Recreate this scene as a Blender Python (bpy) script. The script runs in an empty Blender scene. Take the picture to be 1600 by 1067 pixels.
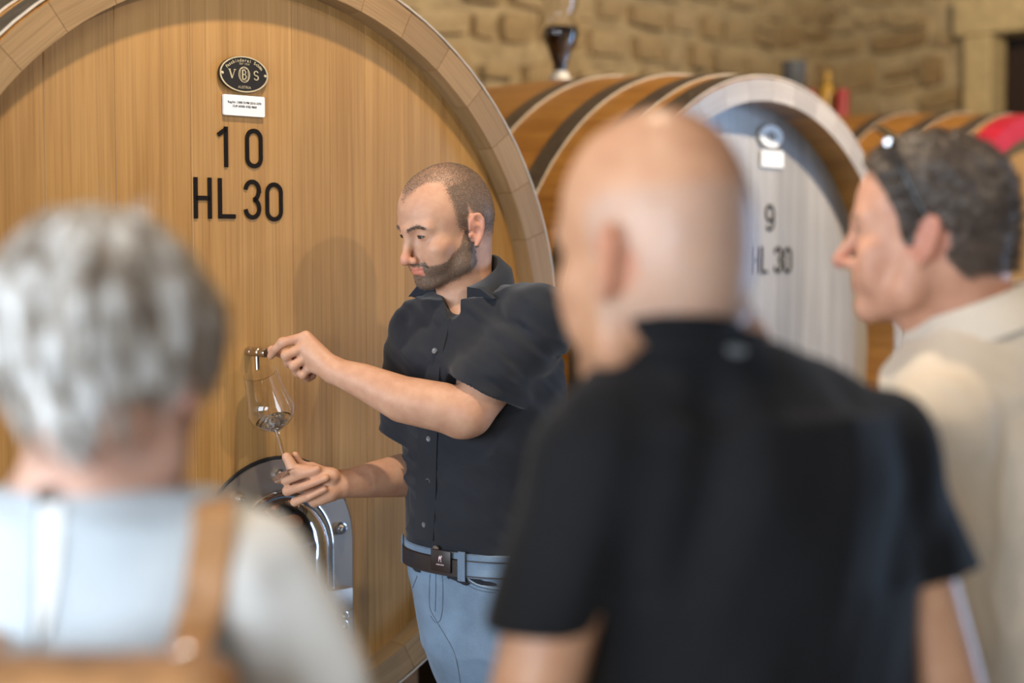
import bpy, bmesh, math, random
import numpy as np
from mathutils import Vector, Matrix

random.seed(7)
RNG = np.random.default_rng(11)
SC = bpy.context.scene
COL = SC.collection

# ------------------------------------------------------------------ camera
FPX = 2400.0                      # focal length in pixels of the 1600 x 1067 frame
CAMZ = 1.64
PITCH = math.atan((533.5 - 384.0) / FPX)
cam_data = bpy.data.cameras.new('camera')
cam = bpy.data.objects.new('camera', cam_data)
COL.objects.link(cam)
cam.location = (0, 0, CAMZ)
cam.rotation_euler = (math.pi / 2 - PITCH, 0, 0)
cam_data.sensor_width = 36.0
cam_data.lens = FPX / 1600.0 * 36.0
cam_data.clip_start = 0.05
cam_data.dof.use_dof = True
cam_data.dof.focus_distance = 2.88
cam_data.dof.aperture_fstop = 1.5
SC.camera = cam

def P(px, py, y):
    """World point seen at pixel (px, py) at world depth y."""
    a = (px - 800.0) / FPX
    b = -(py - 533.5) / FPX
    c, s = math.cos(PITCH), math.sin(PITCH)
    d = np.array([a, c + b * s, -s + b * c])
    return np.array([0, 0, CAMZ]) + d * (y / d[1])

# ------------------------------------------------------------------ world, exposure
SC.view_settings.view_transform = 'Standard'
SC.view_settings.look = 'None'
SC.view_settings.gamma = 1.0
SC.view_settings.use_curve_mapping = False
SC.view_settings.exposure = -0.08
world = bpy.data.worlds.new('world')
SC.world = world
world.use_nodes = True
world.node_tree.nodes['Background'].inputs[0].default_value = (0.62, 0.75, 1.0, 1)
world.node_tree.nodes['Background'].inputs[1].default_value = 1.0

# ------------------------------------------------------------------ lights
# the room frame: corner K between stone wall behind the casks and the right wall
KX, KY = 1.61, 7.9
_u = np.array([0.69, 0.725]); _u /= np.linalg.norm(_u)
E1 = -_u                              # along the back wall, towards the left
E2 = np.array([_u[1], -_u[0]])        # along the right wall, towards the viewer
ROOM_W, ROOM_D, ROOM_H = 9.2, 7.6, 3.5
def room(a, b, z=0.0):
    return Vector((KX + E1[0] * a + E2[0] * b, KY + E1[1] * a + E2[1] * b, z))

def look_at(o, target):
    d = Vector(target) - o.location
    o.rotation_euler = d.to_track_quat('-Z', 'Y').to_euler()

def area_light(name, loc, target, sx, sy, power, col):
    l = bpy.data.lights.new(name, 'AREA')
    l.shape = 'RECTANGLE'; l.size = sx; l.size_y = sy
    l.energy = power; l.color = col
    o = bpy.data.objects.new(name, l); COL.objects.link(o)
    o.location = loc; look_at(o, target)
    return o

# daylight through the window in the left wall (behind the viewer's left shoulder)
WIN_L = (0.7, 3.3, 0.9, 2.7)           # b0, b1, z0, z1 on the left wall
area_light('daylight_left_window', room(ROOM_W - 0.06, 2.0, 1.8), room(ROOM_W - 2, 2.0, 1.75), 2.5, 1.75, 175, (0.78, 0.89, 1.0))
WIN_FILL = (3.9, 5.7, 0.9, 2.7)          # second opening, added to brighten the guests and the sleeve
area_light('fill_second_window', room(ROOM_W - 0.06, 4.8, 1.8), room(ROOM_W - 2, 4.8, 1.75), 1.7, 1.75, 135, (0.80, 0.90, 1.0))
# daylight through the glazed door in the right wall
WIN_R = (4.2, 5.6, 0.05, 2.6)
area_light('daylight_right_door', room(0.06, 4.9, 1.35), room(2, 4.9, 1.35), 1.35, 2.45, 150, (0.42, 0.64, 1.0))

def spot(name, loc, target, power, col, radius, angle, blend=0.6):
    l = bpy.data.lights.new(name, 'SPOT')
    l.energy = power; l.color = col; l.shadow_soft_size = radius
    l.spot_size = math.radians(angle); l.spot_blend = blend
    o = bpy.data.objects.new(name, l); COL.objects.link(o)
    o.location = loc; look_at(o, target)
    return o
WARM = (1.0, 0.82, 0.60)
LAMPS = [  # the ceiling spot lamps: position, target, power, radius, cone
    ((0.00, 2.30, 3.30), (-0.42, 2.95, 1.20), 140, 0.05, 115),
    ((2.15, 0.95, 3.22), (-0.25, 3.05, 1.45), 115, 0.05, 48),
    ((2.75, 2.05, 3.22), (-0.15, 3.15, 1.45), 40, 0.06, 50),
    ((1.9, 3.6, 3.22), (0.55, 6.6, 2.0), 360, 0.05, 115),
    ((-0.45, 0.95, 3.24), (-0.35, 1.60, 1.2), 42, 0.06, 70),
]
for i, (lo, ta, pw, ra, an) in enumerate(LAMPS):
    spot('ceiling_spot_light', lo, ta, pw, WARM, ra, an)

# ------------------------------------------------------------------ materials
MATS = {}
def nodes_of(name):
    m = bpy.data.materials.new(name); m.use_nodes = True
    nt = m.node_tree
    return m, nt, nt.nodes['Principled BSDF']
def N(nt, t, **kw):
    n = nt.nodes.new(t)
    for k, v in kw.items():
        if k == 'inp':
            for a, b in v.items(): n.inputs[a].default_value = b
        else: setattr(n, k, v)
    return n
def L(nt, a, b): nt.links.new(a, b)
def rgb(c): return (c[0], c[1], c[2], 1.0)
def ramp(nt, fac, stops):
    r = N(nt, 'ShaderNodeValToRGB')
    e = r.color_ramp.elements
    while len(e) < len(stops): e.new(0.5)
    for x, (p, c) in zip(e, stops):
        x.position = p; x.color = rgb(c)
    L(nt, fac, r.inputs[0])
    return r
def coord(nt, scale=(1, 1, 1), kind='Object'):
    tc = N(nt, 'ShaderNodeTexCoord'); mp = N(nt, 'ShaderNodeMapping')
    mp.inputs['Scale'].default_value = scale
    L(nt, tc.outputs[kind], mp.inputs[0])
    return mp.outputs[0]
def noise(nt, vec, scale, detail=4, rough=0.55, dist=0.0):
    n = N(nt, 'ShaderNodeTexNoise', inp={'Scale': scale, 'Detail': detail, 'Roughness': rough, 'Distortion': dist})
    if vec is not None: L(nt, vec, n.inputs['Vector'])
    return n.outputs['Fac']
def bump(nt, bsdf, h, strength=0.3, dist=0.002):
    b = N(nt, 'ShaderNodeBump', inp={'Strength': strength, 'Distance': dist})
    L(nt, h, b.inputs['Height']); L(nt, b.outputs[0], bsdf.inputs['Normal'])
def mixrgb(nt, fac, a, b, mode='MIX'):
    m = N(nt, 'ShaderNodeMix', data_type='RGBA', blend_type=mode)
    for sock, v in ((m.inputs[0], fac), (m.inputs[6], a), (m.inputs[7], b)):
        if isinstance(v, (int, float)): sock.default_value = v
        elif isinstance(v, tuple): sock.default_value = rgb(v)
        else: L(nt, v, sock)
    return m.outputs[2]
def math_n(nt, op, a, b=None):
    m = N(nt, 'ShaderNodeMath', operation=op)
    for s, v in zip(m.inputs, (a, b)):
        if v is None: continue
        if isinstance(v, (int, float)): s.default_value = v
        else: L(nt, v, s)
    return m.outputs[0]

def plain(name, c, rough=0.5, metal=0.0, nscale=60, namp=0.12, bump_s=0.05, coat=0.0):
    """A single-coloured surface with fine procedural mottling."""
    m, nt, b = nodes_of(name)
    v = coord(nt)
    n = noise(nt, v, nscale, 3)
    d = tuple(x * (1 - namp) for x in c); l = tuple(min(1, x * (1 + namp)) for x in c)
    r = ramp(nt, n, [(0.3, d), (0.7, l)])
    L(nt, r.outputs[0], b.inputs['Base Color'])
    b.inputs['Roughness'].default_value = rough
    b.inputs['Metallic'].default_value = metal
    b.inputs['Coat Weight'].default_value = coat
    if bump_s: bump(nt, b, n, bump_s, 0.002)
    MATS[name] = m
    return m

def wood(name, dark, mid, light, axis='z', rough=0.42, spec=0.4, streak=1.0, tone=0.22):
    """Oak: stretched grain along one axis, medullary flecks, tone per board."""
    m, nt, b = nodes_of(name)
    tc = N(nt, 'ShaderNodeTexCoord'); oi = N(nt, 'ShaderNodeObjectInfo')
    off = N(nt, 'ShaderNodeVectorMath', operation='SCALE'); off.inputs[0].default_value = (37.0, 19.0, 53.0)
    L(nt, oi.outputs['Random'], off.inputs['Scale'])
    add = N(nt, 'ShaderNodeVectorMath', operation='ADD')
    L(nt, tc.outputs['Object'], add.inputs[0]); L(nt, off.outputs[0], add.inputs[1])
    def mp(s):
        q = N(nt, 'ShaderNodeMapping'); q.inputs['Scale'].default_value = s
        L(nt, add.outputs[0], q.inputs[0]); return q.outputs[0]
    lo = 1.3
    sc = {'x': (lo, 26, 26), 'y': (26, lo, 26), 'z': (26, 26, lo)}[axis]
    sc2 = {'x': (3, 260, 260), 'y': (260, 3, 260), 'z': (260, 260, 3)}[axis]
    g = noise(nt, mp(sc), 1.0, 5, 0.6, 0.6)
    f = noise(nt, mp(sc2), 1.0, 2, 0.5)
    w = noise(nt, mp((3, 3, 3)), 1.0, 2)
    r = ramp(nt, g, [(0.22, dark), (0.5, mid), (0.80, light)])
    fr = ramp(nt, f, [(0.30, (0.70, 0.66, 0.62)), (0.55, (1.05, 1.05, 1.05))])
    c = mixrgb(nt, 0.55 * streak, r.outputs[0], fr.outputs[0], 'MULTIPLY')
    wr = ramp(nt, w, [(0.3, (0.84, 0.82, 0.80)), (0.7, (1.06, 1.06, 1.06))])
    c = mixrgb(nt, 0.6, c, wr.outputs[0], 'MULTIPLY')
    tr = ramp(nt, oi.outputs['Random'], [(0.0, (1 - tone,) * 3), (1.0, (1 + tone * 0.35,) * 3)])
    c = mixrgb(nt, 1.0, c, tr.outputs[0], 'MULTIPLY')
    L(nt, c, b.inputs['Base Color'])
    b.inputs['Roughness'].default_value = rough
    b.inputs['Specular IOR Level'].default_value = spec
    bump(nt, b, f, 0.12, 0.001)
    MATS[name] = m
    return m

def metal(name, c, rough, brushed=None, metallic=1.0):
    m, nt, b = nodes_of(name)
    v = coord(nt, brushed or (40, 40, 40))
    n = noise(nt, v, 1.0, 4)
    r = ramp(nt, n, [(0.3, tuple(x * 0.85 for x in c)), (0.7, c)])
    L(nt, r.outputs[0], b.inputs['Base Color'])
    rr = N(nt, 'ShaderNodeMapRange', inp={'From Min': 0.3, 'From Max': 0.7, 'To Min': rough * 0.8, 'To Max': min(1, rough * 1.25)})
    L(nt, n, rr.inputs[0]); L(nt, rr.outputs[0], b.inputs['Roughness'])
    b.inputs['Metallic'].default_value = metallic
    MATS[name] = m
    return m

def glass(name, c=(1, 1, 1), ior=1.45, rough=0.0):
    m, nt, b = nodes_of(name)
    n = noise(nt, coord(nt), 30, 2)
    r = ramp(nt, n, [(0.0, tuple(x * 0.985 for x in c)), (1.0, c)])
    L(nt, r.outputs[0], b.inputs['Base Color'])
    b.inputs['Transmission Weight'].default_value = 1.0
    b.inputs['IOR'].default_value = ior
    b.inputs['Roughness'].default_value = rough
    MATS[name] = m
    return m

def fabric(name, c, weave=900, rough=0.85, mott=0.10, nscale=14, sheen=0.2, bump_s=0.25, slub=None, wrinkle=0.0):
    m, nt, b = nodes_of(name)
    v = coord(nt)
    n = noise(nt, v, nscale, 4)
    wv = noise(nt, coord(nt, slub or (1, 1, 1)), weave if not slub else 1.0, 2)
    a = ramp(nt, n, [(0.3, tuple(x * (1 - mott) for x in c)), (0.7, tuple(min(1, x * (1 + mott)) for x in c))])
    w2 = ramp(nt, wv, [(0.3, (0.86, 0.86, 0.86)), (0.7, (1.08, 1.08, 1.08))])
    col = mixrgb(nt, 0.7, a.outputs[0], w2.outputs[0], 'MULTIPLY')
    L(nt, col, b.inputs['Base Color'])
    b.inputs['Roughness'].default_value = rough
    b.inputs['Sheen Weight'].default_value = sheen
    b.inputs['Specular IOR Level'].default_value = 0.2
    h = wv
    if wrinkle:
        wn = noise(nt, coord(nt, (9, 9, 5)), 1.0, 3, 0.5, 1.2)
        h = math_n(nt, 'ADD', math_n(nt, 'MULTIPLY', wv, 0.12), math_n(nt, 'MULTIPLY', wn, wrinkle))
        bump(nt, b, h, 0.6, 0.02)
    else:
        bump(nt, b, h, bump_s, 0.001)
    MATS[name] = m
    return m

wood('oak_head', (0.33, 0.170, 0.050), (0.41, 0.222, 0.073), (0.49, 0.280, 0.102), 'z', 0.42, 0.4, 1.0, 0.13)
wood('oak_stave', (0.24, 0.10, 0.022), (0.36, 0.165, 0.038), (0.44, 0.22, 0.06), 'y', 0.36)
wood('oak_daylit', (0.26, 0.245, 0.23), (0.33, 0.315, 0.30), (0.40, 0.38, 0.365), 'z', 0.20, 1.0)  # greyed oak: daylight reflected on the head is put into the colour
wood('oak_end', (0.24, 0.140, 0.060), (0.31, 0.190, 0.086), (0.36, 0.230, 0.112), 'x', 0.5, 0.35, 1.0, 0.12)
wood('oak_end_daylit', (0.27, 0.235, 0.20), (0.34, 0.30, 0.26), (0.40, 0.36, 0.32), 'x', 0.35, 0.7, 1.0, 0.12)  # end wood of the same cask, its daylight reflection coloured in
wood('oak_red', (0.36, 0.015, 0.03), (0.47, 0.02, 0.045), (0.54, 0.035, 0.06), 'y', 0.45)
wood('timber', (0.10, 0.055, 0.025), (0.16, 0.09, 0.04), (0.22, 0.13, 0.06), 'x', 0.7)
wood('door_wood', (0.02, 0.01, 0.006), (0.035, 0.018, 0.01), (0.05, 0.026, 0.014), 'z', 0.6)
metal('hoop_steel', (0.20, 0.155, 0.115), 0.42, None, 0.7)
metal('steel', (0.40, 0.345, 0.30), 0.42, (4, 60, 4), 0.75)
metal('steel_polished', (0.75, 0.74, 0.74), 0.08)
metal('steel_bolt', (0.62, 0.62, 0.62), 0.25)
metal('nickel', (0.50, 0.44, 0.37), 0.3)
metal('brass', (0.72, 0.60, 0.38), 0.4, None, 0.6)
plain('ink_black', (0.012, 0.009, 0.008), 0.9)
MATS['ink_black'].node_tree.nodes['Principled BSDF'].inputs['Specular IOR Level'].default_value = 0.1
plain('plate_black', (0.012, 0.009, 0.008), 0.35)
plain('plate_white', (0.78, 0.79, 0.80), 0.4, namp=0.03)
plain('mortar', (0.40, 0.30, 0.16), 0.95, nscale=12, namp=0.25, bump_s=0.6)
plain('plaster', (0.46, 0.37, 0.25), 0.9, nscale=8, namp=0.08, bump_s=0.2)
plain('jamb_stone', (0.52, 0.39, 0.19), 0.85, nscale=20, namp=0.15, bump_s=0.3)
plain('concrete', (0.30, 0.27, 0.23), 0.8, nscale=9, namp=0.15, bump_s=0.2)
plain('rubber_black', (0.012, 0.012, 0.013), 0.5)
plain('lamp_black', (0.02, 0.02, 0.02), 0.4)
glass('clear_glass')
glass('window_glass', (0.95, 0.98, 1.0), 1.1)

def stone_mat():
    m, nt, b = nodes_of('stone')
    oi = N(nt, 'ShaderNodeObjectInfo')
    v = coord(nt)
    n = noise(nt, v, 3.0, 5, 0.65)
    base = ramp(nt, oi.outputs['Random'], [(0.0, (0.30, 0.20, 0.09)), (0.12, (0.42, 0.30, 0.15)), (0.6, (0.50, 0.38, 0.21)), (0.85, (0.44, 0.31, 0.15)), (1.0, (0.58, 0.46, 0.29))])
    mo = ramp(nt, n, [(0.25, (0.62, 0.58, 0.52)), (0.75, (1.15, 1.12, 1.08))])
    c = mixrgb(nt, 0.9, base.outputs[0], mo.outputs[0], 'MULTIPLY')
    L(nt, c, b.inputs['Base Color']); b.inputs['Roughness'].default_value = 0.92
    bump(nt, b, n, 0.7, 0.03)
    MATS['stone'] = m
stone_mat()

def rubble_far():
    """Masonry beyond the stones that are built one by one."""
    m, nt, b = nodes_of('rubble_wall')
    v = coord(nt, (4.2, 4.2, 7.0))
    vo = N(nt, 'ShaderNodeTexVoronoi', feature='DISTANCE_TO_EDGE', inp={'Scale': 1.0}); L(nt, v, vo.inputs['Vector'])
    vc = N(nt, 'ShaderNodeTexVoronoi', inp={'Scale': 1.0}); L(nt, v, vc.inputs['Vector'])
    e = ramp(nt, vo.outputs['Distance'], [(0.02, (0, 0, 0)), (0.10, (1, 1, 1))])
    tone = ramp(nt, vc.outputs['Color'], [(0.1, (0.26, 0.17, 0.07)), (0.5, (0.44, 0.31, 0.14)), (0.9, (0.54, 0.42, 0.24))])
    n = noise(nt, coord(nt), 6, 4)
    mo = ramp(nt, n, [(0.25, (0.7, 0.66, 0.6)), (0.75, (1.1, 1.1, 1.1))])
    c = mixrgb(nt, 0.8, tone.outputs[0], mo.outputs[0], 'MULTIPLY')
    c = mixrgb(nt, e.outputs[0], (0.34, 0.25, 0.12), c)
    L(nt, c, b.inputs['Base Color']); b.inputs['Roughness'].default_value = 0.95
    bump(nt, b, e.outputs[0], 0.8, 0.02)
    MATS['rubble_wall'] = m
rubble_far()

# ------------------------------------------------------------------ object helpers
def link(o, parent=None):
    COL.objects.link(o)
    if parent is not None: o.parent = parent
    return o
def mesh_obj(name, verts, faces, mat, parent=None, smooth=False, angle=None):
    me = bpy.data.meshes.new(name)
    me.from_pydata([tuple(map(float, v)) for v in verts], [], [tuple(map(int, f)) for f in faces])
    me.update()
    if mat: me.materials.append(MATS[mat] if isinstance(mat, str) else mat)
    if smooth:
        me.polygons.foreach_set('use_smooth', [True] * len(me.polygons))
        if angle: me.set_sharp_from_angle(angle=math.radians(angle))
    return link(bpy.data.objects.new(name, me), parent)
def bm_obj(name, bm, mat, parent=None, smooth=False, angle=40):
    me = bpy.data.meshes.new(name)
    bmesh.ops.recalc_face_normals(bm, faces=bm.faces)
    bm.to_mesh(me); bm.free()
    if mat: me.materials.append(MATS[mat] if isinstance(mat, str) else mat)
    if smooth:
        me.polygons.foreach_set('use_smooth', [True] * len(me.polygons))
        me.set_sharp_from_angle(angle=math.radians(angle))
    return link(bpy.data.objects.new(name, me), parent)
def empty(name, loc=(0, 0, 0), rz=0.0, parent=None):
    o = bpy.data.objects.new(name, None); o.empty_display_size = 0.1
    link(o, parent); o.location = loc; o.rotation_euler = (0, 0, rz)
    return o
def tag(o, label=None, cat=None, group=None, kind=None):
    if label: o['label'] = label
    if cat: o['category'] = cat
    if group: o['group'] = group
    if kind: o['kind'] = kind
    return o
def bm_box(bm, c, s, M=None, bevel=0.0, seg=2):
    r = bmesh.ops.create_cube(bm, size=1.0)
    vs = r['verts']
    bmesh.ops.scale(bm, vec=s, verts=vs)
    if bevel:
        es = list({e for v in vs for e in v.link_edges})
        q = bmesh.ops.bevel(bm, geom=es, offset=bevel, segments=seg, affect='EDGES', profile=0.5)
        vs = list({v for f in q['faces'] for v in f.verts} | {v for v in vs if v.is_valid})
    bmesh.ops.translate(bm, vec=c, verts=vs)
    if M is not None: bmesh.ops.transform(bm, matrix=M, verts=vs)
    return vs
def bm_tube(bm, pts, rads, n=12, closed=False, cap=True, flat=None):
    """Sweep a circle along points (parallel transport)."""
    pts = [Vector(map(float, p)) for p in pts]
    if not hasattr(rads, '__len__'): rads = [rads] * len(pts)
    m = len(pts)
    tang = []
    for i in range(m):
        a = pts[(i - 1) % m] if (closed or i > 0) else pts[i]
        b = pts[(i + 1) % m] if (closed or i < m - 1) else pts[i]
        tang.append((b - a).normalized())
    ref = Vector((0, 0, 1)) if abs(tang[0].z) < 0.9 else Vector((1, 0, 0))
    nrm = (ref - tang[0] * ref.dot(tang[0])).normalized()
    rings = []
    for i in range(m):
        nrm = (nrm - tang[i] * nrm.dot(tang[i])).normalized()
        bi = tang[i].cross(nrm)
        fx, fy = flat or (1, 1)
        rings.append([bm.verts.new(pts[i] + (nrm * math.cos(2 * math.pi * k / n) * fx + bi * math.sin(2 * math.pi * k / n) * fy) * rads[i]) for k in range(n)])
    for i in range(m if closed else m - 1):
        a, b = rings[i], rings[(i + 1) % m]
        for k in range(n):
            bm.faces.new((a[k], a[(k + 1) % n], b[(k + 1) % n], b[k]))
    if cap and not closed:
        bm.faces.new(rings[0][::-1]); bm.faces.new(rings[-1])
def lathe_verts(profile, n=32, M=None):
    """profile: list of (r, z); returns verts, faces (open surface of revolution)."""
    vs, fs = [], []
    for r, z in profile:
        for k in range(n):
            t = 2 * math.pi * k / n
            p = Vector((r * math.cos(t), r * math.sin(t), z))
            vs.append(tuple(M @ p if M is not None else p))
    for i in range(len(profile) - 1):
        for k in range(n):
            fs.append((i * n + k, i * n + (k + 1) % n, (i + 1) * n + (k + 1) % n, (i + 1) * n + k))
    return vs, fs
def lathe(name, profile, mat, parent=None, n=32, M=None, smooth=True, angle=45):
    vs, fs = lathe_verts(profile, n, M)
    o = mesh_obj(name, vs, fs, mat, parent)
    bm = bmesh.new(); bm.from_mesh(o.data)
    bmesh.ops.remove_doubles(bm, verts=bm.verts, dist=1e-6)
    bmesh.ops.recalc_face_normals(bm, faces=bm.faces)
    bm.to_mesh(o.data); bm.free()
    if smooth:
        o.data.polygons.foreach_set('use_smooth', [True] * len(o.data.polygons))
        o.data.set_sharp_from_angle(angle=math.radians(angle))
    return o
def frame(origin, x, y, z):
    M = Matrix(((x[0], y[0], z[0], origin[0]), (x[1], y[1], z[1], origin[1]), (x[2], y[2], z[2], origin[2]), (0, 0, 0, 1)))
    return M
def text_mesh(s, size, align='CENTER', bold=0.0, extrude=0.0):
    """verts, faces of one line of lettering in the xy plane."""
    cu = bpy.data.curves.new('lettering', 'FONT')
    cu.body = s; cu.size = size; cu.align_x = align; cu.align_y = 'CENTER'
    cu.offset = bold; cu.extrude = extrude; cu.resolution_u = 3
    o = bpy.data.objects.new('lettering', cu); COL.objects.link(o)
    dg = bpy.context.evaluated_depsgraph_get()
    me = bpy.data.meshes.new_from_object(o.evaluated_get(dg))
    vs = [tuple(v.co) for v in me.vertices]; fs = [tuple(p.vertices) for p in me.polygons]
    bpy.data.objects.remove(o); bpy.data.curves.remove(cu); bpy.data.meshes.remove(me)
    return vs, fs
class Acc:
    def __init__(s): s.v = []; s.f = []
    def add(s, vs, fs, T=None):
        n = len(s.v)
        s.v += [tuple(T(v)) if T else tuple(v) for v in vs]
        s.f += [tuple(i + n for i in f) for f in fs]
    def obj(s, name, mat, parent=None, smooth=False, angle=None): return mesh_obj(name, s.v, s.f, mat, parent, smooth, angle)
# ------------------------------------------------------------------ the room
def wall_with_opening(name, a0, a1, op, fixed, thick, mat, along):
    """wall in the room frame; along='a' or 'b'; op=(s0,s1,z0,z1) or None."""
    bm = bmesh.new()
    def box(s0, s1, z0, z1):
        if s1 - s0 < 1e-4 or z1 - z0 < 1e-4: return
        t0, t1 = (fixed, fixed + thick) if thick > 0 else (fixed + thick, fixed)
        c8 = []
        for z in (z0, z1):
            for (s, t) in ((s0, t0), (s1, t0), (s1, t1), (s0, t1)):
                p = room(s, t, z) if along == 'a' else room(t, s, z)
                c8.append(bm.verts.new(p))
        for f in ((0, 3, 2, 1), (4, 5, 6, 7), (0, 1, 5, 4), (1, 2, 6, 5), (2, 3, 7, 6), (3, 0, 4, 7)):
            bm.faces.new([c8[i] for i in f])
    ops = op or []
    s = a0
    for (s0, s1, z0, z1) in ops:
        box(s, s0, 0, ROOM_H); box(s0, s1, 0, z0); box(s0, s1, z1, ROOM_H); s = s1
    box(s, a1, 0, ROOM_H)
    return tag(bm_obj(name, bm, mat), kind='structure')

DOOR = (0.90, 1.95, 0.0, 2.62)          # dark door in the right wall, seen at the frame's edge
wall_back = wall_with_opening('wall_back', -0.3, ROOM_W + 0.3, None, 0.018, -0.3, 'mortar', 'a')
wall_right = wall_with_opening('wall_right', 0, ROOM_D, [DOOR, WIN_R], 0.018, -0.3, 'mortar', 'b')
wall_left = wall_with_opening('wall_left', 0, ROOM_D, [WIN_L, WIN_FILL], ROOM_W, 0.3, 'plaster', 'b')
wall_front = wall_with_opening('wall_front', -0.3, ROOM_W + 0.3, None, ROOM_D, 0.3, 'plaster', 'a')
def slab(name, z0, z1, mat):
    bm = bmesh.new()
    c = [bm.verts.new(room(a, b, z)) for z in (z0, z1) for a, b in ((-0.3, -0.3), (ROOM_W + 0.3, -0.3), (ROOM_W + 0.3, ROOM_D + 0.3), (-0.3, ROOM_D + 0.3))]
    for f in ((0, 3, 2, 1), (4, 5, 6, 7), (0, 1, 5, 4), (1, 2, 6, 5), (2, 3, 7, 6), (3, 0, 4, 7)): bm.faces.new([c[i] for i in f])
    return tag(bm_obj(name, bm, mat), kind='structure')
slab('floor', -0.12, 0.0, 'concrete')
ceiling = slab('ceiling', ROOM_H, ROOM_H + 0.12, 'timber')
RZ_A = math.atan2(E1[1], E1[0])
for k in range(7):                       # timber joists under the ceiling
    bm = bmesh.new(); bm_box(bm, (0, 0, 0), (ROOM_D, 0.16, 0.2), bevel=0.008, seg=1)
    o = bm_obj('joist', bm, 'timber', ceiling)
    o.location = room(0.7 + k * 1.3, ROOM_D / 2, ROOM_H - 0.1); o.rotation_euler = (0, 0, math.atan2(E2[1], E2[0]))

# stones, laid one by one where the photograph shows the masonry
def stone_mesh(i):
    bm = bmesh.new()
    r = bmesh.ops.create_cube(bm, size=1.0)
    bmesh.ops.subdivide_edges(bm, edges=bm.edges[:], cuts=1, use_grid_fill=True)
    rr = random.Random(100 + i)
    for v in bm.verts:
        d = v.co.copy()
        n = sum(abs(c) > 0.4 for c in d)
        k = {3: 0.80, 2: 0.93, 1: 1.0, 0: 1.0}[n]
        v.co = Vector((d.x * k * rr.uniform(0.9, 1.04), d.y * rr.uniform(0.85, 1.1), d.z * k * rr.uniform(0.88, 1.04)))
    bmesh.ops.recalc_face_normals(bm, faces=bm.faces)
    me = bpy.data.meshes.new('stone'); bm.to_mesh(me); bm.free()
    me.materials.append(MATS['stone'])
    me.polygons.foreach_set('use_smooth', [True] * len(me.polygons))
    me.set_sharp_from_angle(angle=math.radians(55))
    return me
STONES = [stone_mesh(i) for i in range(8)]
def lay(wall, along, s0, s1, z0, z1, limit, skip=None):
    z = z0; n = 0; rr = random.Random(5 if along == 'a' else 9)
    while z < z1 and n < limit:
        h = rr.uniform(0.09, 0.21)
        s = s0 + rr.uniform(-0.12, 0.0)
        while s < s1 and n < limit:
            w = rr.uniform(0.12, 0.34)
            hh = h * rr.uniform(0.70, 1.06); dz = rr.uniform(-0.018, 0.018)
            if w > 0.26: parts = [(z, hh)]
            elif rr.random() < 0.22: parts = [(z, hh * 0.47), (z + hh * 0.5, hh * 0.47)]
            else: parts = [(z, hh)]
            for zz, q in parts:
                c = s + w / 2
                if skip and skip(c, w, zz + q / 2, q): continue
                o = bpy.data.objects.new('stone', STONES[rr.randrange(8)])
                link(o, wall)
                o.location = room(c, 0.0, zz + q / 2 + dz) if along == 'a' else room(0.0, c, zz + q / 2 + dz)
                base = math.atan2(E1[1], E1[0]) if along == 'a' else math.atan2(E2[1], E2[0])
                o.rotation_euler = (0, rr.uniform(-0.13, 0.13), base + rr.uniform(-0.05, 0.05))
                o.scale = (w * 0.94, rr.uniform(0.08, 0.14), q * 0.92)
                n += 1
            s += w + rr.uniform(0.008, 0.022)
        z += h + rr.uniform(0.008, 0.02)
    return n
lay(wall_back, 'a', 0.06, 4.6, 1.55, 3.05, 298)
lay(wall_right, 'b', 0.06, 2.7, 1.55, 3.3, 298, lambda c, w, z, h: c + w / 2 > DOOR[0] - 0.03 - 0.07 and c - w / 2 < DOOR[1] + 0.03 and z - h / 2 < DOOR[3] + 0.2)

# door in the right wall: pale stone jambs, lintel, dark boarded leaf
door = empty('door_1', room(0.0, (DOOR[0] + DOOR[1]) / 2, 0)); tag(door, kind='structure')
RZB = math.atan2(E2[1], E2[0])
door.rotation_euler = (0, 0, RZB)           # local x along the wall, local y into the room side (+E?)
side = 1.0 if (Vector((-math.sin(RZB), math.cos(RZB))).dot(Vector(E1)) > 0) else -1.0
hw = (DOOR[1] - DOOR[0]) / 2
for s in (-1, 1):
    bm = bmesh.new(); bm_box(bm, (s * (hw + 0.03), side * 0.03, DOOR[3] / 2), (0.14, 0.16, DOOR[3]), bevel=0.01)
    bm_obj('jamb', bm, 'jamb_stone', door)
bm = bmesh.new(); bm_box(bm, (0, side * 0.02, DOOR[3] + 0.09), (2 * hw + 0.30, 0.2, 0.18), bevel=0.01)
bm_obj('lintel', bm, 'jamb_stone', door)
nb = 7
for k in range(nb):
    w = (2 * hw + 0.04) / nb
    bm = bmesh.new(); bm_box(bm, (-hw - 0.02 + w * (k + 0.5), -side * 0.14, DOOR[3] / 2 + 0.06), (w - 0.006, 0.045, DOOR[3] + 0.10), bevel=0.004, seg=1)
    bm_obj('plank', bm, 'door_wood', door)
for z in (0.4, 2.1):
    bm = bmesh.new(); bm_box(bm, (0, -side * 0.11, z), (2 * hw - 0.12, 0.012, 0.06), bevel=0.002, seg=1)
    bm_obj('strap_hinge', bm, 'hoop_steel', door)
bm = bmesh.new(); bm_tube(bm, [(-hw + 0.14, -side * 0.115, 1.95), (-hw + 0.14, -side * 0.05, 1.95), (-hw + 0.14, -side * 0.05, 1.8), (-hw + 0.14, -side * 0.115, 1.8)], 0.012, 8)
bm_obj('door_handle', bm, 'hoop_steel', door, True)

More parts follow.
